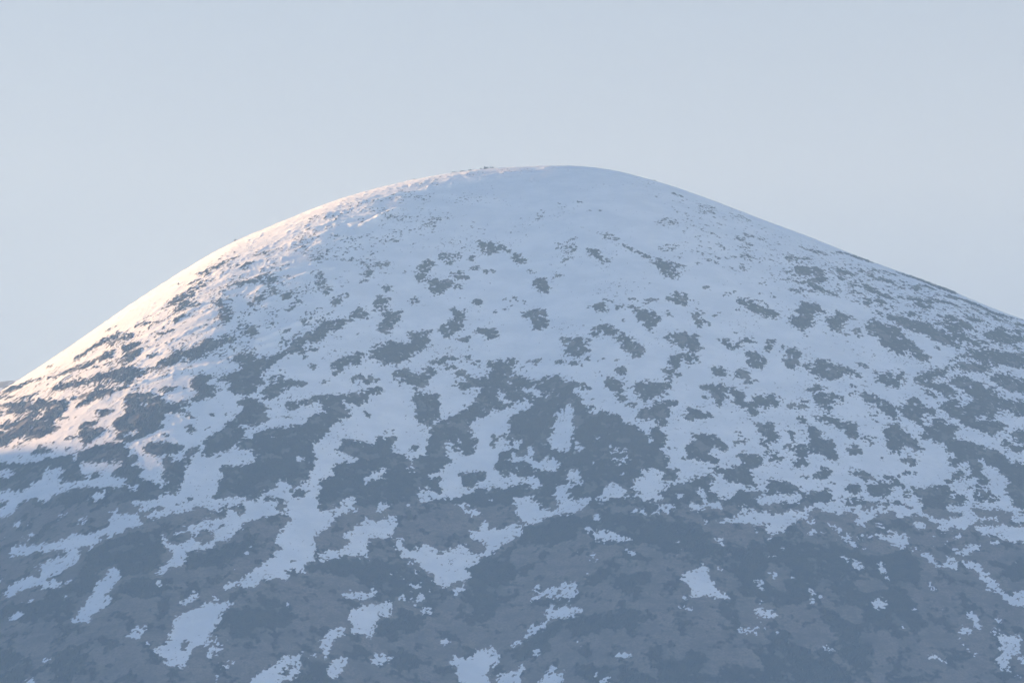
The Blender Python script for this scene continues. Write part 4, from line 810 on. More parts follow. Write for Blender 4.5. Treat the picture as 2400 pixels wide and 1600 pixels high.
PINE = '''
80 -4858 -3226 -4557 -2972 -4239 -2829 -3910 -2767 -3597 -2519 -3268 -2386 -2938 -2239 -2613 -1955 -2272 -1850 -1933 -1657 -1589 -1507 -1242 -1333 -889 -1248 -535 -1142 -179 -1069 179 -1084 536 -1049 890 -1227 1246 -1221 1599 -1271 1945 -1432 2292 -1533 2637 -1621 2977 -1763 3334 -1664 3661 -1892 3998 -1985 4338 -2038 4673 -2116 5006 -2204 5030 -2017 5020 -2092 5015 -2133 5011 -2165 5007 -2192 4861 -3284 4677 -4630 4547 -5578 4435 -6381 4336 -7100 4244 -7760 3937 -7875 3637 -7948 3338 -8029 3038 -8132 2740 -8233 2445 -8312 2152 -8388 1861 -8468 1571 -8528 1284 -8566 998 -8578 714 -8544 429 -8470 143 -8392 -144 -8360 -430 -8388 -716 -8455 -999 -8544 -1281 -8643 -1561 -8731 -1842 -8787 -2124 -8803 -2407 -8806 -2693 -8774 -2988 -8652 -3293 -8458 -3606 -8219 -3932 -7917 -4270 -7563 -4391 -6683 -4539 -5595 -4795 -3696 -4875 -3093 -4884 -3029 -4859 -3213 -4863 -3185 -4867 -3155 -4872 -3117 -4879 -3066
28 -4311 -7262 -3967 -7642 -3637 -7966 -3319 -8223 -3011 -8429 -2712 -8565 -2424 -8605 -2138 -8605 -1854 -8592 -1571 -8540 -1289 -8453 -1006 -8354 -721 -8264 -433 -8197 -145 -8169 144 -8201 432 -8280 719 -8354 1005 -8387 1293 -8373 1582 -8334 1873 -8270 2167 -8188 2462 -8110 2759 -8027 3059 -7921 3361 -7816 3663 -7732 3966 -7653 4276 -7528 4196 -8102 4121 -8641 4050 -9151 3982 -9636 3917 -10100 3854 -10548 3584 -10587 3313 -10639 3040 -10708 2769 -10778 2501 -10834 2234 -10885 1967 -10942 1702 -10993 1438 -11026 1176 -11044 915 -11038 654 -10995 394 -10927 132 -10861 -132 -10833 -395 -10856 -656 -10913 -916 -10991 -1174 -11083 -1431 -11176 -1686 -11255 -1943 -11304 -2199 -11333 -2456 -11356 -2715 -11350 -2981 -11280 -3253 -11165 -3530 -11027 -3814 -10860 -3884 -10355 -3957 -9824 -4035 -9261 -4119 -8655 -4210 -7996
85 0 -8673 109 -8483 329 -8394 542 -8448 756 -8490 1040 -8532 1231 -8572 1422 -8601 1534 -8858 1606 -9067 1780 -8916 1957 -8753 1925 -9235 1894 -9699 1777 -9619 1671 -9366 1560 -9152 1400 -9065 1193 -9099 1014 -9025 1018 -8931 827 -8931 622 -8875 541 -8728 416 -8755 332 -8825 149 -8825
85 569 -9431 736 -9272 882 -9310 1060 -9365 1011 -9576 849 -9593 649 -9496
85 321 -9822 561 -9845 802 -9810 922 -9839 1038 -9947 834 -10092 636 -10083 477 -10041 302 -10092 237 -10290 0 -10316 0 -10174 119 -10019
85 547 -10517 703 -10554 858 -10580 1010 -10704 1283 -10684 1558 -10643 1835 -10584 1805 -11030 1534 -11070 1265 -11094 996 -11098 729 -11065 461 -11000 504 -10759
85 1057 -10480 1333 -10454 1487 -10496 1321 -10695 1088 -10706
85 1957 -8753 2211 -8693 2466 -8639 2703 -8774 2876 -8706 3050 -8632 3111 -8840 3127 -9075 2904 -9255 2673 -9101 2500 -9205 2243 -9356 2088 -9239 1933 -9124
85 1912 -9438 2052 -9464 2192 -9490 2413 -9271 2648 -9373 2815 -9328 2983 -9278 3042 -9492 3100 -9703 2844 -9853 2619 -9684 2396 -9475 2269 -9533 2082 -9601 1896 -9668
85 2279 -9712 2455 -9720 2557 -9922 2662 -10076 2638 -10329 2462 -10365 2392 -10132 2320 -9897
85 1866 -10118 2024 -10126 2135 -10231 2266 -10310 2397 -10392 2453 -10641 2508 -10888 2273 -10932 2039 -10981 1805 -11030 1835 -10580
85 3856 -8454 4034 -8338 4215 -8202 4164 -8566 4115 -8916 3959 -8920 3805 -8912
85 2693 -10418 2871 -10359 2927 -10570 2982 -10779 2744 -10840
85 -1558 -9386 -1416 -9288 -1273 -9184 -1152 -9140 -1026 -9219 -866 -9073 -699 -9147 -571 -9388 -449 -9422 -463 -9574 -564 -9759 -686 -9687 -930 -9642 -1055 -9521 -1182 -9399 -1342 -9456 -1541 -9551
85 -999 -9962 -841 -9895 -683 -9833 -632 -9951 -755 -10130 -991 -10178
85 -372 -9090 -209 -8903 0 -8752 0 -9216 -123 -9658 -283 -9740 -407 -9534 -328 -9282
85 -1878 -9960 -1722 -9903 -1593 -10050 -1582 -10253 -1732 -10379 -1839 -10544 -1858 -10255
85 -1492 -10742 -1367 -10600 -1315 -10709 -1322 -11192 -1479 -11247 -1637 -11296 -1565 -11021
85 -924 -10298 -672 -10264 -652 -10458 -819 -10647 -863 -10492
85 -3287 -9152 -3136 -9039 -2977 -8990 -2813 -8978 -2656 -8887 -2628 -9194 -2572 -9365 -2712 -9602 -2869 -9651 -2923 -9434 -3060 -9367 -3118 -9583 -3208 -9858 -3433 -9970 -3714 -9871 -4000 -9742 -4026 -9554 -3749 -9599 -3476 -9620 -3274 -9412
85 -2989 -9809 -2906 -9685 -2744 -9691 -2532 -9720 -2473 -10032 -2547 -10093 -2660 -9897 -2810 -9918 -2962 -9916
85 -2449 -9370 -2214 -9251 -1978 -9111 -1924 -9267 -2037 -9435 -2233 -9532 -2427 -9626
85 -2104 -10162 -1878 -9960 -1858 -10255 -1839 -10544 -1996 -10565 -2129 -10358
85 -3962 -10016 -3773 -10175 -3587 -10319 -3404 -10848 -3620 -10883 -3838 -10904 -3899 -10469
85 -3289 -10515 -3051 -10554 -3009 -10721 -3107 -10985 -3203 -11245 -3245 -10885
'''
ROUGH = '''
100 -3789 -3927 -3537 -4003 -3291 -4018 -3137 -3852 -2982 -3670 -2801 -3550 -2624 -3360 -2437 -3289 -2250 -3187 -2115 -2844 -1980 -2452 -1788 -2333 -1598 -2150 -1400 -2096 -1203 -1998 -1008 -1815 -811 -1601 -647 -1712 -755 -2375 -861 -2896 -988 -3262 -1112 -3614 -1322 -4134 -1454 -4576 -1536 -5217 -1685 -5529 -1831 -5824 -2019 -5969 -2206 -6105 -2415 -6175 -2623 -6223 -2836 -6216 -3068 -6256 -3302 -6262 -3538 -6245 -3787 -6119 -4043 -5951 -4304 -5759 -4628 -5209 -4764 -4205 -4895 -3233 -4709 -2997 -4427 -3522 -4154 -4022 -3972 -3975
70 -1292 -1767 -974 -1569 -655 -1221 -327 -1269 0 -1125 246 -1179 493 -1086 488 -1481 244 -1539 0 -1563 -203 -1612 -405 -1661 -645 -1851 -966 -1869
'''
DRIFTS = '''
34 -1349 -3124 -1213 -2896 -1052 -2660
17 -1804 -3568 -1679 -3538 -1526 -3440 -1373 -3314
22 -3155 -6060 -2818 -6103 -2545 -6099 -2253 -6146
18 -2164 -5680 -1856 -5388 -1680 -5268
18 -2423 -6057 -2155 -5814 -1945 -5725
16 -1275 -2248 -1081 -2081 -801 -2060
15 -2117 -4101 -1893 -4050
15 -1987 -4389 -1807 -4245 -1585 -4165
'''
THIN = '''
100 -683 -3797 -607 -3715 -441 -3719 -487 -3889 -563 -3993 -632 -3933
100 -941 -3263 -744 -3197 -648 -3083 -581 -2887 -752 -2834 -788 -3035 -942 -3208
100 -1102 -3490 -985 -3429 -992 -3535 -1070 -3542
100 -1201 -3466 -1133 -3437 -1141 -3492
100 -961 -2890 -851 -2863 -870 -2922 -950 -2920
100 -526 -4484 -461 -4364 -421 -4490
100 -410 -3834 -343 -3734 -313 -3873 -381 -3866
100 -388 -4040 -312 -3942 -263 -4031 -147 -4074 -146 -4164 -282 -4077 -369 -4084
100 -964 -4200 -927 -4122 -944 -4219
100 -1354 -4055 -1257 -4073 -1182 -4015 -1039 -3947 -1073 -4074 -1178 -4114 -1253 -4172 -1211 -4264 -1237 -4340 -1344 -4304 -1282 -4175
100 -1365 -4500 -1284 -4371 -1218 -4361 -1235 -4411 -1326 -4519
100 -1184 -4497 -1098 -4504 -1000 -4587 -1112 -4644 -1153 -4561
100 -435 -4878 -360 -4848 -379 -4892
100 -171 -4941 -125 -4815 -134 -4920
100 -106 -4858 -2 -4783 -11 -4845 -68 -4881
100 -88 -4278 -60 -4258 -59 -4302
100 -1745 -4339 -1684 -4220 -1640 -4330 -1625 -4458 -1659 -4530 -1539 -4656 -1574 -4728 -1608 -4800 -1651 -4703 -1704 -4575
100 -2164 -4217 -2114 -4101 -2060 -4189 -2071 -4324 -2137 -4346
100 -2228 -4711 -2139 -4618 -2029 -4560 -2006 -4621 -2103 -4738 -2182 -4835
100 -1965 -3304 -1906 -3318 -1847 -3494 -1805 -3734 -1602 -3911 -1311 -3925 -1325 -4054 -1598 -3994 -1816 -3906 -1885 -3693
100 -2318 -3330 -2171 -3331 -2081 -3344 -2085 -3449 -2208 -3516 -2307 -3495
100 -2260 -4220 -2159 -4307 -2019 -4564 -2045 -4606 -2191 -4402
100 96 -4125 164 -4028 231 -4181 173 -4211
100 326 -4320 385 -4204 460 -4315 383 -4360
100 382 -3574 490 -3580 579 -3478 595 -3702 564 -3815 541 -4020 425 -4034 457 -3858 390 -3768
100 507 -3705 547 -3691 579 -3818 535 -3784
100 768 -3405 846 -3433 962 -3502 948 -3655 871 -3609 805 -3508
100 1247 -3768 1289 -3678 1473 -3475 1527 -3584 1485 -3655 1364 -3754
100 1659 -3491 1741 -3416 1718 -3486
100 1441 -3776 1537 -3814 1515 -3873 1447 -3875
100 1642 -3635 1731 -3614 1720 -3647 1650 -3671
100 1806 -3678 1895 -3650 1882 -3713
100 1591 -3892 1688 -3898 1646 -3968
100 2031 -2982 2123 -2927 2203 -3088 2105 -3079
100 2042 -3134 2176 -3208 2118 -3347 2055 -3247
100 2053 -3457 2205 -3369 2198 -3493 2076 -3553
100 2005 -3767 2071 -3641 2093 -3763 2049 -3845
100 1800 -3019 1852 -2977 1859 -3035 1807 -3076
100 1836 -3296 1918 -3236 1901 -3366 1854 -3312
100 2070 -2113 2175 -1883 2268 -2201 2184 -2237
100 1716 -2061 1916 -1935 1885 -2353 1735 -2525
100 1301 -2248 1396 -2163 1401 -2285 1328 -2345
100 1153 -2756 1249 -2866 1198 -2889
100 190 -2857 311 -2754 289 -2992 219 -3025
100 1283 -3029 1441 -2824 1595 -2947 1388 -3154
100 563 -2644 685 -2584 643 -2686
100 679 -2891 840 -2837 819 -2896 738 -2923
100 2144 -4348 2218 -4232 2202 -4340
100 2158 -4115 2269 -4049 2246 -4101
100 1927 -4790 2008 -4705 1963 -4818
100 1292 -5089 1352 -5011 1368 -5072
100 1874 -5060 1952 -5015 1920 -5073
100 1864 -5238 1938 -5250 1898 -5300
100 2455 -2467 2563 -2501 2515 -2612
100 2453 -3231 2531 -3093 2635 -3025 2762 -2918 2734 -3027 2540 -3254
100 2317 -3341 2369 -3300 2353 -3390 2312 -3422
100 2418 -4143 2537 -3965 2634 -3955 2756 -4006 2676 -4035 2603 -3990 2535 -4126
100 2911 -3647 2950 -3532 2926 -3693
100 2867 -4850 2947 -4677 2938 -4781 2892 -4883
100 2965 -4690 3030 -4596 3056 -4728 3007 -4858 2974 -4807
100 3729 -3993 3820 -3958 3772 -4039
100 2260 -4208 2339 -4314 2268 -4378
'''
def polys(txt):
    for line in txt.strip().splitlines():
        a = [int(t) for t in line.split()]
        yield a[0] / 100.0, np.array(a[1:], float).reshape(-1, 2) / 10.0

DX, DY = 0.8, 1.25
xd = np.arange(-640, 640.01, DX); yd = np.arange(-1190, 130.01, DY)
def paint(txt, base):
    F = np.full((len(yd), len(xd)), base, np.float32)
    for val, P in polys(txt):
        i0, i1 = np.searchsorted(yd, [P[:, 1].min(), P[:, 1].max()])
        j0, j1 = np.searchsorted(xd, [P[:, 0].min(), P[:, 0].max()])
        if i1 <= i0 or j1 <= j0: continue
        gx = xd[None, j0:j1]; gy = yd[i0:i1, None]
        ins = np.zeros((i1 - i0, j1 - j0), bool)
        xa, ya = P[-1]
        for xb, yb in P:
            if ya != yb:
                ins ^= ((ya > gy) != (yb > gy)) & (gx < (xb - xa) * (gy - ya) / (yb - ya) + xa)
            xa, ya = xb, yb
        F[i0:i1, j0:j1][ins] = val
    return F
def blur(F, sy, sx):
    for ax, s in ((0, sy), (1, sx)):
        r = int(3 * s) + 1
        k = np.exp(-0.5 * (np.arange(-r, r + 1) / s) ** 2); k /= k.sum()
        pad = [(0, 0), (0, 0)]; pad[ax] = (r, r)
        G = np.pad(F, pad, mode='edge'); out = np.zeros_like(F)
        n = F.shape[ax]
        for i, w in enumerate(k):
            out += w * (G[i:i + n] if ax == 0 else G[:, i:i + n])
        F = out
    return F
def uniform(n):
    z = (n - n.mean()) / n.std()
    return 1 / (1 + np.exp(-1.702 * z))

Xd, Yd = np.meshgrid(xd, yd)
F = blur(paint(COVER, 0.0), 1.9, 1.5)
n1 = 0.8 * perlin(Xd / 9.0, Yd / 12.0, 21) + 1.0 * perlin(Xd / 4.4, Yd / 5.6, 22) + 0.95 * perlin(Xd / 2.3, Yd / 3.1, 23)
n1 += 0.3 * rng.standard_normal(Xd.shape) * n1.std()
wide = blur(F, 8.0, 7.0)
near = 0.80 * F + 0.20 * blur(F, 4.0, 4.5)
rough = blur(paint(ROUGH, 0.0), 6.0, 6.0)                  # wind-packed ground with shrubs just under the snow
low = smooth(-520, -760, Yd)                               # lower down the melt edges are cleaner
amp = 0.94 - 0.15 * low
cover = near + amp * (uniform(n1) - 0.5)                  # > 0.5: bare of snow
n3 = perlin(Xd / 3.6, Yd / 4.4, 24) + 0.9 * perlin(Xd / 1.9, Yd / 2.6, 25) + 0.4 * rng.standard_normal(Xd.shape) * 0.3
u3 = uniform(n3)
cover = np.maximum(cover, (0.21 - 0.08 * low) * smooth(0.02, 0.5, wide) + 0.22 * rough * smooth(0.42, 0.75, uniform(perlin(Xd / 22, Yd / 30, 26) + 0.5 * perlin(Xd / 9, Yd / 12, 27))) + 0.94 * (u3 - 0.5) - 0.01)   # lone clumps round the patches
thin = blur(paint(THIN, 0.0), 3.0, 3.0)                    # places where only twigs and stones show through
u4 = uniform(perlin(Xd / 6.5, Yd / 4.6, 61) + 1.0 * perlin(Xd / 3.2, Yd / 2.6, 62) + 0.4 * rng.standard_normal(Xd.shape))
veil = 0.455 + 0.26 * (near - 0.40) + 0.34 * (u4 - 0.5)
cover = cover * (1 - thin) + veil * thin
tuft = smooth(0.955, 0.995, uniform(perlin(Xd / 4.5, Yd / 5, 28) + 0.8 * perlin(Xd / 2.2, Yd / 2.6, 29) + 0.25 * rng.standard_normal(Xd.shape) + 1.1 * perlin(Xd / 40, Yd / 55, 30)))
cover = np.maximum(cover, 0.40 + 0.16 * tuft * (tuft > 0.01))                                        # grass tips just showing
cover = np.minimum(cover, 1.0 - ((0.11 - 0.04 * low) * smooth(0.97, 0.55, wide) + 0.94 * (0.5 - u3)) + 0.04)         # flecks of snow caught inside them
pz = blur(paint(PINE, 0.5), 4.0, 3.0)
n2 = perlin(Xd / 18, Yd / 22, 31) + 0.7 * perlin(Xd / 7, Yd / 9, 32) + 0.5 * perlin(Xd / 3, Yd / 4, 33)
pine = pz + 0.75 * (uniform(n2) - 0.5)                     # > 0.5: dwarf pine, else heath and grass
bare = smooth(0.44, 0.56, cover)

# ------------------------------------------------------------------ one ground sheet: fine on the mountain face, coarse to the horizon
far = np.array([12, 40, 90, 170, 300, 500, 800, 1250, 1900, 2800, 4000, 5400.0])
xs = np.concatenate([xd[0] - far[::-1], xd, xd[-1] + far])
ys = np.concatenate([yd[0] - far[::-1], yd, yd[-1] + far])
X, Y = np.meshgrid(xs, ys)
nf = len(far)
Z = macro(X, Y)
ndx = (slice(nf, nf + len(yd)), slice(nf, nf + len(xd)))
cov = np.full(X.shape, 0.49, np.float32) * smooth(620, 380, Z); cov[ndx] = cover
pin = np.full(X.shape, 0.3, np.float32); pin[ndx] = pine
edge = smooth(0, 40, Xd - xd[0]) * smooth(0, 40, xd[-1] - Xd) * smooth(0, 40, Yd - yd[0]) * smooth(0, 40, yd[-1] - Yd)
lump = blur(bare, 1.6, 2.2)
tus = rng.random(Xd.shape)
rel = relief(Xd, Yd)
rel += lump * (0.35 + 0.55 * perlin(Xd / 5, Yd / 6, 41) + 0.30 * perlin(Xd / 2.4, Yd / 3.2, 42)) + bare * 0.22 * tus
rel += rough * (1.7 * perlin(Xd / 26, Yd / 20, 43) + smooth(-0.35, 0.45, perlin(Xd / 34, Yd / 40, 47)) * (1.25 * perlin(Xd / 10, Yd / 8, 44) + 0.55 * perlin(Xd / 4.4, Yd / 3.4, 45)))
for val, P in polys(DRIFTS):                                # long wind drifts that catch the low sun: height in decimetres, half width = 1.6 heights
    hgt = val * 10
    for (xa, ya), (xb, yb) in zip(P[:-1], P[1:]):
        L2 = (xb - xa) ** 2 + (yb - ya) ** 2
        tt = np.clip(((Xd - xa) * (xb - xa) + (Yd - ya) * (yb - ya)) / L2, 0, 1)
        dd = (Xd - xa - tt * (xb - xa)) ** 2 + (Yd - ya - tt * (yb - ya)) ** 2
        rel = np.maximum(rel, rel * 0.5 + hgt * (0.8 + 0.5 * perlin(Xd / 6, Yd / 6, 46)) * np.exp(-dd / (1.6 * hgt + 0.6) ** 2) - 0.15)
Z[ndx] += rel * edge
me = grid_mesh('mountain', X, Y, Z)
for nm, A in (('cover', cov), ('pine', pin)):
    at = me.attributes.new(nm, 'FLOAT', 'POINT'); at.data.foreach_set('value', A.astype(np.float32).ravel())

# ------------------------------------------------------------------ materials
class NT:
    def __init__(s, name):
        s.m = bpy.data.materials.new(name); s.m.use_nodes = True
        s.t = s.m.node_tree; s.t.nodes.clear()
        s.out = s.n('ShaderNodeOutputMaterial')
    def n(s, typ, **kw):
        nd = s.t.nodes.new(typ)
        for k, v in kw.items():
            if k in nd.inputs: nd.inputs[k].default_value = v
            else: setattr(nd, k, v)
        return nd
    def l(s, a, b): s.t.links.new(a, b)
    def mix(s, f, a, b):
        nd = s.n('ShaderNodeMix', data_type='RGBA')
        for src, i in ((f, 0), (a, 6), (b, 7)):
            if hasattr(src, 'links'): s.l(src, nd.inputs[i])
            else: nd.inputs[i].default_value = src
        return nd.outputs[2]
    def noise(s, scale, detail=4, rough=0.55):
        if not hasattr(s, 'pos'): s.pos = s.n('ShaderNodeNewGeometry').outputs['Position']
        nd = s.n('ShaderNodeTexNoise', Scale=scale, Detail=detail, Roughness=rough); s.l(s.pos, nd.inputs['Vector'])
        return nd.outputs['Fac']
    def ramp(s, f, a, b):
        nd = s.n('ShaderNodeMapRange', interpolation_type='SMOOTHSTEP')
        s.l(f, nd.inputs['Value']); nd.inputs['From Min'].default_value = a; nd.inputs['From Max'].default_value = b
        return nd.outputs['Result']
    def attr(s, name):
        return s.n('ShaderNodeAttribute', attribute_name=name).outputs['Fac']
    def surf(s, col, rough, sheen=0.0, spec=0.3, bump=None, dist=0.2):
        p = s.n('ShaderNodeBsdfPrincipled'); p.inputs['Specular IOR Level'].default_value = spec
        for src, k in ((col, 'Base Color'), (rough, 'Roughness')):
            if hasattr(src, 'links'): s.l(src, p.inputs[k])
            else: p.inputs[k].default_value = src
        if bump is not None:
            b = s.n('ShaderNodeBump', Strength=0.6, Distance=dist); s.l(bump, b.inputs['Height']); s.l(b.outputs['Normal'], p.inputs['Normal'])
        s.l(p.outputs[0], s.out.inputs['Surface'])
        return s.m

def ground_material(name, use_attr=True):
    t = NT(name)
    snow = t.mix(t.ramp(t.noise(0.03, 8, 0.65), 0.36, 0.66), (0.75, 0.775, 0.80, 1), (0.87, 0.88, 0.89, 1))
    heath = t.mix(t.ramp(t.noise(0.07, 8, 0.72), 0.36, 0.62), (0.095, 0.080, 0.066, 1), (0.225, 0.180, 0.146, 1))
    heath = t.mix(t.ramp(t.noise(0.6, 3), 0.4, 0.7), heath, (0.115, 0.100, 0.080, 1))
    soil = t.mix(t.ramp(t.noise(0.4, 4), 0.4, 0.65), (0.030, 0.034, 0.024, 1), (0.052, 0.050, 0.034, 1))
    if use_attr:
        dark = t.mix(t.ramp(t.attr('pine'), 0.30, 0.66), heath, soil)
        f = t.ramp(t.attr('cover'), 0.44, 0.55)
    else:
        dark = heath
        f = t.ramp(t.noise(0.018, 8, 0.68), 0.46, 0.50)
    return t.surf(t.mix(f, snow, dark), 0.75, bump=t.noise(0.9, 4), dist=0.25)

M_ground = ground_material('snow_and_heath')
M_far = ground_material('snow_and_heath_far', False)

t = NT('dwarf_pine_needles')
c = t.mix(t.ramp(t.noise(0.12, 4), 0.35, 0.68), (0.022, 0.029, 0.019, 1), (0.046, 0.044, 0.028, 1))
c = t.mix(t.ramp(t.noise(1.3, 3), 0.55, 0.75), c, (0.072, 0.058, 0.038, 1))
M_pine = t.surf(c, 0.85, spec=0.15)

t = NT('conifer_needles')
M_needle = t.surf(t.mix(t.ramp(t.noise(1.7, 3), 0.4, 0.7), (0.030, 0.036, 0.026, 1), (0.062, 0.056, 0.038, 1)), 0.85, spec=0.15)
t = NT('bark')
M_bark = t.surf(t.mix(t.ramp(t.noise(6, 3), 0.4, 0.7), (0.06, 0.045, 0.035, 1), (0.11, 0.09, 0.07, 1)), 0.9, spec=0.1)
t = NT('grey_rock')
M_rock = t.surf(t.mix(t.ramp(t.noise(1.2, 5), 0.4, 0.65), (0.16, 0.155, 0.15, 1), (0.28, 0.27, 0.26, 1)), 0.9, spec=0.2)

mountain = props(link('mountain', me, M_ground), kind='structure')

# ------------------------------------------------------------------ dwarf pine: a lumpy canopy over the blown-clear patches
keepv = (cover > 0.54) & (pine > 0.52)
kf = (keepv[:-1, :-1].astype(int) + keepv[:-1, 1:] + keepv[1:, :-1] + keepv[1:, 1:]) >= 3
idx = np.arange(Xd.size).reshape(Xd.shape)
q = np.stack([idx[:-1, :-1], idx[:-1, 1:], idx[1:, 1:], idx[1:, :-1]], -1)[kf]
used = np.zeros(Xd.size, np.int32); np.add.at(used, q.ravel(), 1)
inner = (used == 4).reshape(Xd.shape)
h = (0.25 + 0.85 * rng.random(Xd.shape) ** 1.3) * (0.75 + 0.9 * np.clip(perlin(Xd / 4.2, Yd / 5.5, 51) + 0.2, 0, 1))
h = np.where(inner, h, 0.10)
zz = Z[ndx] + h
jx = Xd + rng.uniform(-0.26, 0.26, Xd.shape); jy = Yd + rng.uniform(-0.5, 0.5, Xd.shape)
sel = used > 0
new = np.cumsum(sel) - 1
co = np.stack([jx, jy, zz], -1).reshape(-1, 3)[sel]
pm = raw_mesh('dwarf_pine_scrub', co, new[q], smooth=False)
props(link('dwarf_pine_scrub', pm, M_pine), 'dark dwarf pine scrub poking through the snow in ragged patches', 'scrub', kind='stuff')

# ------------------------------------------------------------------ a hill behind, and an unseen one added beside to cast shade
def hill(name, cx, cy, ang, length, height, slope, tilt=0.0, seed=0, bumps=9):
    a = np.linspace(-1, 1, 300); b = np.linspace(-1, 1, 90)
    A, B = np.meshgrid(a * length, b * (height / slope + 160))
    top = height + tilt * A + bumps * perlin(A / 260, A * 0 + seed, seed) + bumps * 0.55 * perlin(A / 48, A * 0 + seed, seed + 1)
    top = top - 0.00022 * np.maximum(np.abs(A) - length * 0.55, 0) ** 2
    zz = top - slope * (np.sqrt(B * B + 60 ** 2) - 60) + 6 * perlin(A / 120, B / 120, seed + 2) + 1.5 * perlin(A / 30, B / 30, seed + 3)
    zz = 30 * np.logaddexp(0, zz / 30) - 3
    ca, sa = math.cos(ang), math.sin(ang)
    return props(link(name, grid_mesh(name, cx + A * ca - B * sa, cy + A * sa + B * ca, zz), M_far), kind='structure')

hill('distant_hill', -980, 1040, R(14), 900, 545, 0.5, 0.24, 3)
hill('shade_hill', -1950, -900, R(97), 2900, 656, 0.6, 0.0, 7, 45)  # out of view, added to shade the lower left slope and valley haze

# ------------------------------------------------------------------ stunted plants that stand up out of the snow
Zd = Z[ndx]
def ground_z(x, y):
    fx = (np.asarray(x, float) - xd[0]) / DX; fy = (np.asarray(y, float) - yd[0]) / DY
    i = np.clip(fy.astype(int), 0, len(yd) - 2); j = np.clip(fx.astype(int), 0, len(xd) - 2)
    a = fx - j; b = fy - i
    return (Zd[i, j] * (1 - a) + Zd[i, j + 1] * a) * (1 - b) + (Zd[i + 1, j] * (1 - a) + Zd[i + 1, j + 1] * a) * b
def crest(x, y):
    """the nearby point on the brow of the dome, as the valley sees it"""
    yy = y + np.arange(-70, 70, 0.4); xx = x / (y + 4000) * (yy + 4000)
    k = np.argmax((ground_z(xx, yy) - 2) / (yy + 4000))
    return xx[k], yy[k] + 0.3

def cone_ring(V, Fc, r0, z0, r1, z1, n, lean=(0, 0)):
    b = len(V)
    for r, z in ((r0, z0), (r1, z1)):
        for i in range(n):
            a = 2 * math.pi * i / n
            V.append((r * math.cos(a) + lean[0] * z, r * math.sin(a) + lean[1] * z, z))
    for i in range(n):
        j = (i + 1) % n
        Fc.append((b + i, b + j, b + n + j, b + n + i))

def stunted_conifer(loc, hgt, wid, label, seed, group):
    r = random.Random(seed)
    root = bpy.data.objects.new('stunted_conifer', None); C.objects.link(root)
    root.location = loc
    props(root, label, 'conifer', group)
    lean = (r.uniform(-.08, .08), r.uniform(-.08, .08))
    V, Fc = [], []
    cone_ring(V, Fc, 0.07 * hgt, -0.4, 0.045 * hgt, hgt * .45, 7, lean)
    cone_ring(V, Fc, 0.045 * hgt, hgt * .45, 0.01 * hgt, hgt * .96, 7, lean)
    m = bpy.data.meshes.new('trunk'); m.from_pydata(V, [], Fc); link('trunk', m, M_bark, root)
    V, Fc = [], []
    for k in range(620):                                        # short needle sprays along drooping, wind-clipped boughs
        u = r.random() ** 1.35
        z = hgt * (0.06 + 0.94 * u)
        rad = wid * .5 * (1 - u) ** 0.85 * (0.65 + 0.5 * abs(math.sin(9 * u + seed))) + 0.06
        a = r.uniform(0, 2 * math.pi)
        d = rad * math.sqrt(r.uniform(.05, 1))
        x, y = d * math.cos(a) + lean[0] * z, d * math.sin(a) + lean[1] * z
        s = r.uniform(.2, .36) * (0.6 + 0.25 * hgt)
        t1 = (math.cos(a), math.sin(a), r.uniform(-.5, .15)); t2 = (-math.sin(a) * .55, math.cos(a) * .55, r.uniform(-.5, .5))
        b = len(V)
        V += [(x - t2[0] * s * .5, y - t2[1] * s * .5, z - t2[2] * s * .5), (x + t1[0] * s, y + t1[1] * s, z + t1[2] * s),
              (x + t2[0] * s * .5, y + t2[1] * s * .5, z + t2[2] * s * .5), (x - t1[0] * s * .3, y - t1[1] * s * .3, z + s * .35)]
        Fc += [(b, b + 1, b + 2), (b, b + 2, b + 3)]
    m = bpy.data.meshes.new('crown'); m.from_pydata(V, [], Fc); link('crown', m, M_needle, root)
    return root

def juniper_shrub(loc, hgt, wid, label, seed, group):
    r = random.Random(seed)
    root = bpy.data.objects.new('juniper_shrub', None); C.objects.link(root)
    root.location = loc
    props(root, label, 'shrub', group)
    V, Fc = [], []
    for k in range(6):
        a = 2 * math.pi * k / 6 + r.uniform(-.3, .3)
        cone_ring(V, Fc, .05, -.35, .02, hgt * .6, 5, (math.cos(a) * .3 * wid / hgt, math.sin(a) * .3 * wid / hgt))
    m = bpy.data.meshes.new('stems'); m.from_pydata(V, [], Fc); link('stems', m, M_bark, root)
    V, Fc = [], []
    for k in range(int(520 + 160 * wid)):
        a = r.uniform(0, 2 * math.pi); u = r.random() ** .6
        d = wid * .5 * math.sqrt(r.random()) * (0.8 + .3 * math.sin(3 * a + seed))
        top = hgt * math.sqrt(max(0.05, 1 - (2 * d / wid / 1.15) ** 2)) * (0.8 + .3 * math.sin(5 * a + 2 * seed))
        x, y, z = d * math.cos(a), d * math.sin(a), max(-.1, top * u)
        s = r.uniform(.2, .42)
        p = [r.uniform(-1, 1) for _ in range(6)]
        b = len(V)
        V += [(x, y, z), (x + p[0] * s, y + p[1] * s, z + abs(p[2]) * s), (x + p[3] * s, y + p[4] * s, z + p[5] * s * .6)]
        Fc.append((b, b + 1, b + 2))
    m = bpy.data.meshes.new('foliage'); m.from_pydata(V, [], Fc); link('foliage', m, M_needle, root)
    return root

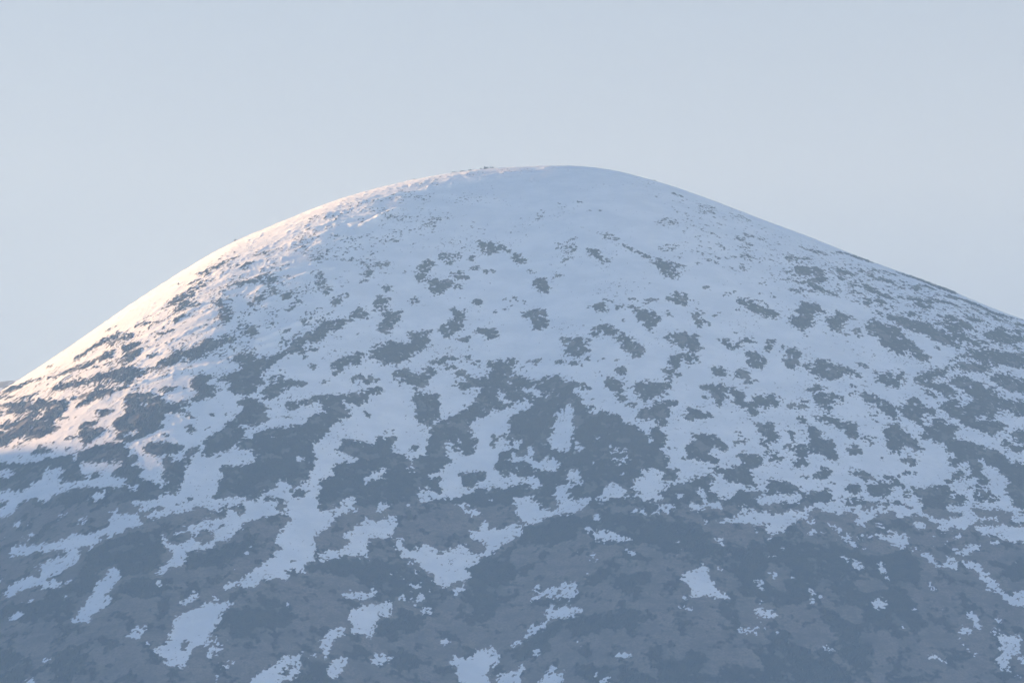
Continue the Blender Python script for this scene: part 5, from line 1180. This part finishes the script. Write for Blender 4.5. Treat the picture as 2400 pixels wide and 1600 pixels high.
def boulder(loc, hgt, wid, label, seed):
    r = random.Random(seed)
    V, Fc = [], []
    n, k = 12, 7
    for i in range(k):
        ph = math.pi * (i / (k - 1)) * .55
        for j in range(n):
            a = 2 * math.pi * j / n
            s = 1 + r.uniform(-.16, .16)
            V.append((wid * .5 * math.sin(ph + .02) * math.cos(a) * s, wid * .5 * math.sin(ph + .02) * math.sin(a) * s, hgt * math.cos(ph) * (1 + r.uniform(-.08, .08)) - .25))
    for i in range(k - 1):
        for j in range(n):
            Fc.append((i * n + j, i * n + (j + 1) % n, (i + 1) * n + (j + 1) % n, (i + 1) * n + j))
    m = bpy.data.meshes.new('boulder'); m.from_pydata(V, [], Fc)
    o = link('boulder', m, M_rock); o.location = loc
    return props(o, label, 'rock')

G1 = 'stunted conifers on the snow'
G2 = 'low shrubs along the skyline'
PLANTS = [
    ('C', -261.0, -184.0, 2.4, 2.0, 'lone stunted conifer standing up from the bright sunlit left skyline'),
    ('c', -301.4, -338.5, 2.0, 1.3, 'small pale conifer in sunlit snow below the left skyline, with nothing beside it'),
    ('S', -94.0, -114.0, 0.9, 1.5, 'single small shrub on the skyline midway between the lone left conifer and the summit plants'),
    ('S', -57.2, -103.0, 1.3, 2.0, 'round dark shrub at the far left end of the row of plants near the summit'),
    ('C', -55.2, -102.5, 1.8, 0.8, 'thin faint conifer just right of the round shrub that begins the summit row'),
    ('S', -47.8, -100.5, 0.7, 6.6, 'wide low shrub mat hugging the skyline left of the summit'),
    ('S', -41.6, -99.5, 1.1, 1.1, 'smaller left shrub of the close pair right of the wide low mat'),
    ('S', -40.0, -99.0, 1.6, 1.6, 'taller right shrub of the close pair right of the wide low mat'),
    ('S', -30.1, -97.5, 1.3, 1.6, 'round shrub standing alone just left of the summit thicket'),
    ('C', -26.4, -97.0, 2.9, 1.4, 'tallest conifer, at the left edge of the summit thicket'),
    ('S', -25.0, -96.5, 2.0, 3.0, 'broad dense shrub in the middle of the summit thicket'),
    ('C', -23.3, -96.5, 2.1, 1.1, 'slim conifer at the right edge of the summit thicket'),
    ('C', -20.6, -96.0, 2.2, 0.9, 'narrow upright conifer standing alone between the summit thicket and the last round shrub'),
    ('S', -18.6, -96.0, 1.5, 1.8, 'round shrub at the right end of the row of plants near the summit'),
    ('r', 136.9, -118.5, 1.3, 3.0, 'grey boulder making a small step on the shaded right skyline'),
]
for i, (kind, x, y, hgt, wid, label) in enumerate(PLANTS):
    if kind in 'CS': x, y = crest(x, y)
    kind = kind.lower()
    loc = (float(x), float(y), float(ground_z(x, y)) - 0.05)
    if kind == 'c': stunted_conifer(loc, hgt, wid, label, 40 + i, G1)
    elif kind == 's': juniper_shrub(loc, hgt, wid, label, 40 + i, G2)
    else: boulder(loc, hgt, wid, label, 40 + i)

# ------------------------------------------------------------------ air
t = NT('valley_haze')
v = t.n('ShaderNodeVolumePrincipled')
v.inputs['Color'].default_value = (0.60, 0.795, 1.0, 1)
v.inputs['Density'].default_value = 0.00016
v.inputs['Anisotropy'].default_value = -0.65
for k in ('Density Attribute', 'Temperature Attribute', 'Color Attribute'):
    if k in v.inputs: v.inputs[k].default_value = ''
t.l(v.outputs[0], t.out.inputs['Volume'])
t.m.cycles.homogeneous_volume = True
bx, by, z0, z1 = 6400.0, 6900.0, -12.0, 718.0
V = [(sx * bx, sy * by, z) for z in (z0, z1) for sx, sy in ((-1, -1), (1, -1), (1, 1), (-1, 1))]
Fh = [(0, 3, 2, 1), (4, 5, 6, 7), (0, 1, 5, 4), (1, 2, 6, 5), (2, 3, 7, 6), (3, 0, 4, 7)]
hm = bpy.data.meshes.new('haze'); hm.from_pydata(V, [], Fh)
props(link('haze', hm, t.m), 'thin blue haze filling the valley before the mountain', 'haze', kind='stuff')

# ------------------------------------------------------------------ sun and sky
SUN_EL, SUN_AZ = R(9), R(149)                          # azimuth measured from +X towards +Y
sd = (math.cos(SUN_EL) * math.cos(SUN_AZ), math.cos(SUN_EL) * math.sin(SUN_AZ), math.sin(SUN_EL))
L = bpy.data.lights.new('sun', 'SUN'); L.energy = 5; L.angle = R(0.6); L.color = (1.0, 0.60, 0.28)
lo = bpy.data.objects.new('sun', L); C.objects.link(lo)
from mathutils import Vector
lo.rotation_euler = Vector(sd).to_track_quat('Z', 'Y').to_euler()
lo.location = (-2500, 2000, 1500)

w = bpy.data.worlds.new('World'); scene.world = w; w.use_nodes = True
nt = w.node_tree; nt.nodes.clear()
sky = nt.nodes.new('ShaderNodeTexSky'); sky.sky_type = 'NISHITA'; sky.sun_disc = False
sky.sun_elevation = SUN_EL; sky.sun_rotation = R(90) - SUN_AZ
sky.altitude = 0; sky.air_density = 0.6; sky.dust_density = 2.5; sky.ozone_density = 1.3
# thin winter mist low in the sky: pale near the horizon, clearing to blue overhead
geo = nt.nodes.new('ShaderNodeTexCoord'); sep = nt.nodes.new('ShaderNodeSeparateXYZ'); nt.links.new(geo.outputs['Generated'], sep.inputs[0])
rp = nt.nodes.new('ShaderNodeValToRGB'); nt.links.new(sep.outputs['Z'], rp.inputs[0])
MIST = [(0.0,(.52,.56,.59)),(.10,(.72,.715,.71)),(.17,(.885,.865,.82)),(.25,(.61,.68,.75)),(.40,(.28,.42,.62)),(.65,(.095,.21,.42)),(1.0,(.045,.12,.30))]
while len(rp.color_ramp.elements) < len(MIST): rp.color_ramp.elements.new(0.5)
for e, (p, c) in zip(rp.color_ramp.elements, MIST):
    e.position = p; e.color = (*c, 1)
sc = nt.nodes.new('ShaderNodeVectorMath'); sc.operation = 'SCALE'; sc.inputs['Scale'].default_value = 2.62
nt.links.new(rp.outputs[0], sc.inputs[0])
# added fill: sky behind the camera brightened to lift the lower snow
opp = nt.nodes.new('ShaderNodeMapRange'); nt.links.new(sep.outputs['Y'], opp.inputs['Value'])
opp.inputs['From Min'].default_value = 0.0; opp.inputs['From Max'].default_value = -1.0
opp.inputs['To Min'].default_value = 2.62; opp.inputs['To Max'].default_value = 2.62 * 3.0
sunny = nt.nodes.new('ShaderNodeMapRange'); nt.links.new(sep.outputs['Y'], sunny.inputs['Value'])      # and brighter again on the sun's side
sunny.inputs['From Min'].default_value = 0.2; sunny.inputs['From Max'].default_value = 0.9
sunny.inputs['To Min'].default_value = 1.0; sunny.inputs['To Max'].default_value = 1.16
mu = nt.nodes.new('ShaderNodeMath'); mu.operation = 'MULTIPLY'
nt.links.new(opp.outputs['Result'], mu.inputs[0]); nt.links.new(sunny.outputs['Result'], mu.inputs[1])
nt.links.new(mu.outputs[0], sc.inputs['Scale'])
mx = nt.nodes.new('ShaderNodeMix'); mx.data_type = 'RGBA'; mx.inputs[0].default_value = 0.82
nt.links.new(sky.outputs[0], mx.inputs[6]); nt.links.new(sc.outputs[0], mx.inputs[7])
bg = nt.nodes.new('ShaderNodeBackground'); bg.inputs['Strength'].default_value = 0.069
wo = nt.nodes.new('ShaderNodeOutputWorld')
nt.links.new(mx.outputs[2], bg.inputs[0]); nt.links.new(bg.outputs[0], wo.inputs[0])

# ------------------------------------------------------------------ camera and render settings
cam = bpy.data.cameras.new('camera'); cam.sensor_width = 36; cam.lens = 144
cam.clip_start = 1; cam.clip_end = 40000
co_ = bpy.data.objects.new('camera', cam); C.objects.link(co_)
co_.location = (0, -4000, 2.0); co_.rotation_euler = (R(90 + 7.5), 0, 0)
scene.camera = co_

scene.view_settings.view_transform = 'Standard'; scene.view_settings.look = 'None'
scene.view_settings.gamma = 1; scene.view_settings.exposure = 2.16
scene.view_settings.use_curve_mapping = False
cy = scene.cycles
cy.max_bounces = 8; cy.diffuse_bounces = 3; cy.glossy_bounces = 2; cy.volume_bounces = 4
cy.sample_clamp_indirect = 6
cy.use_denoising = True
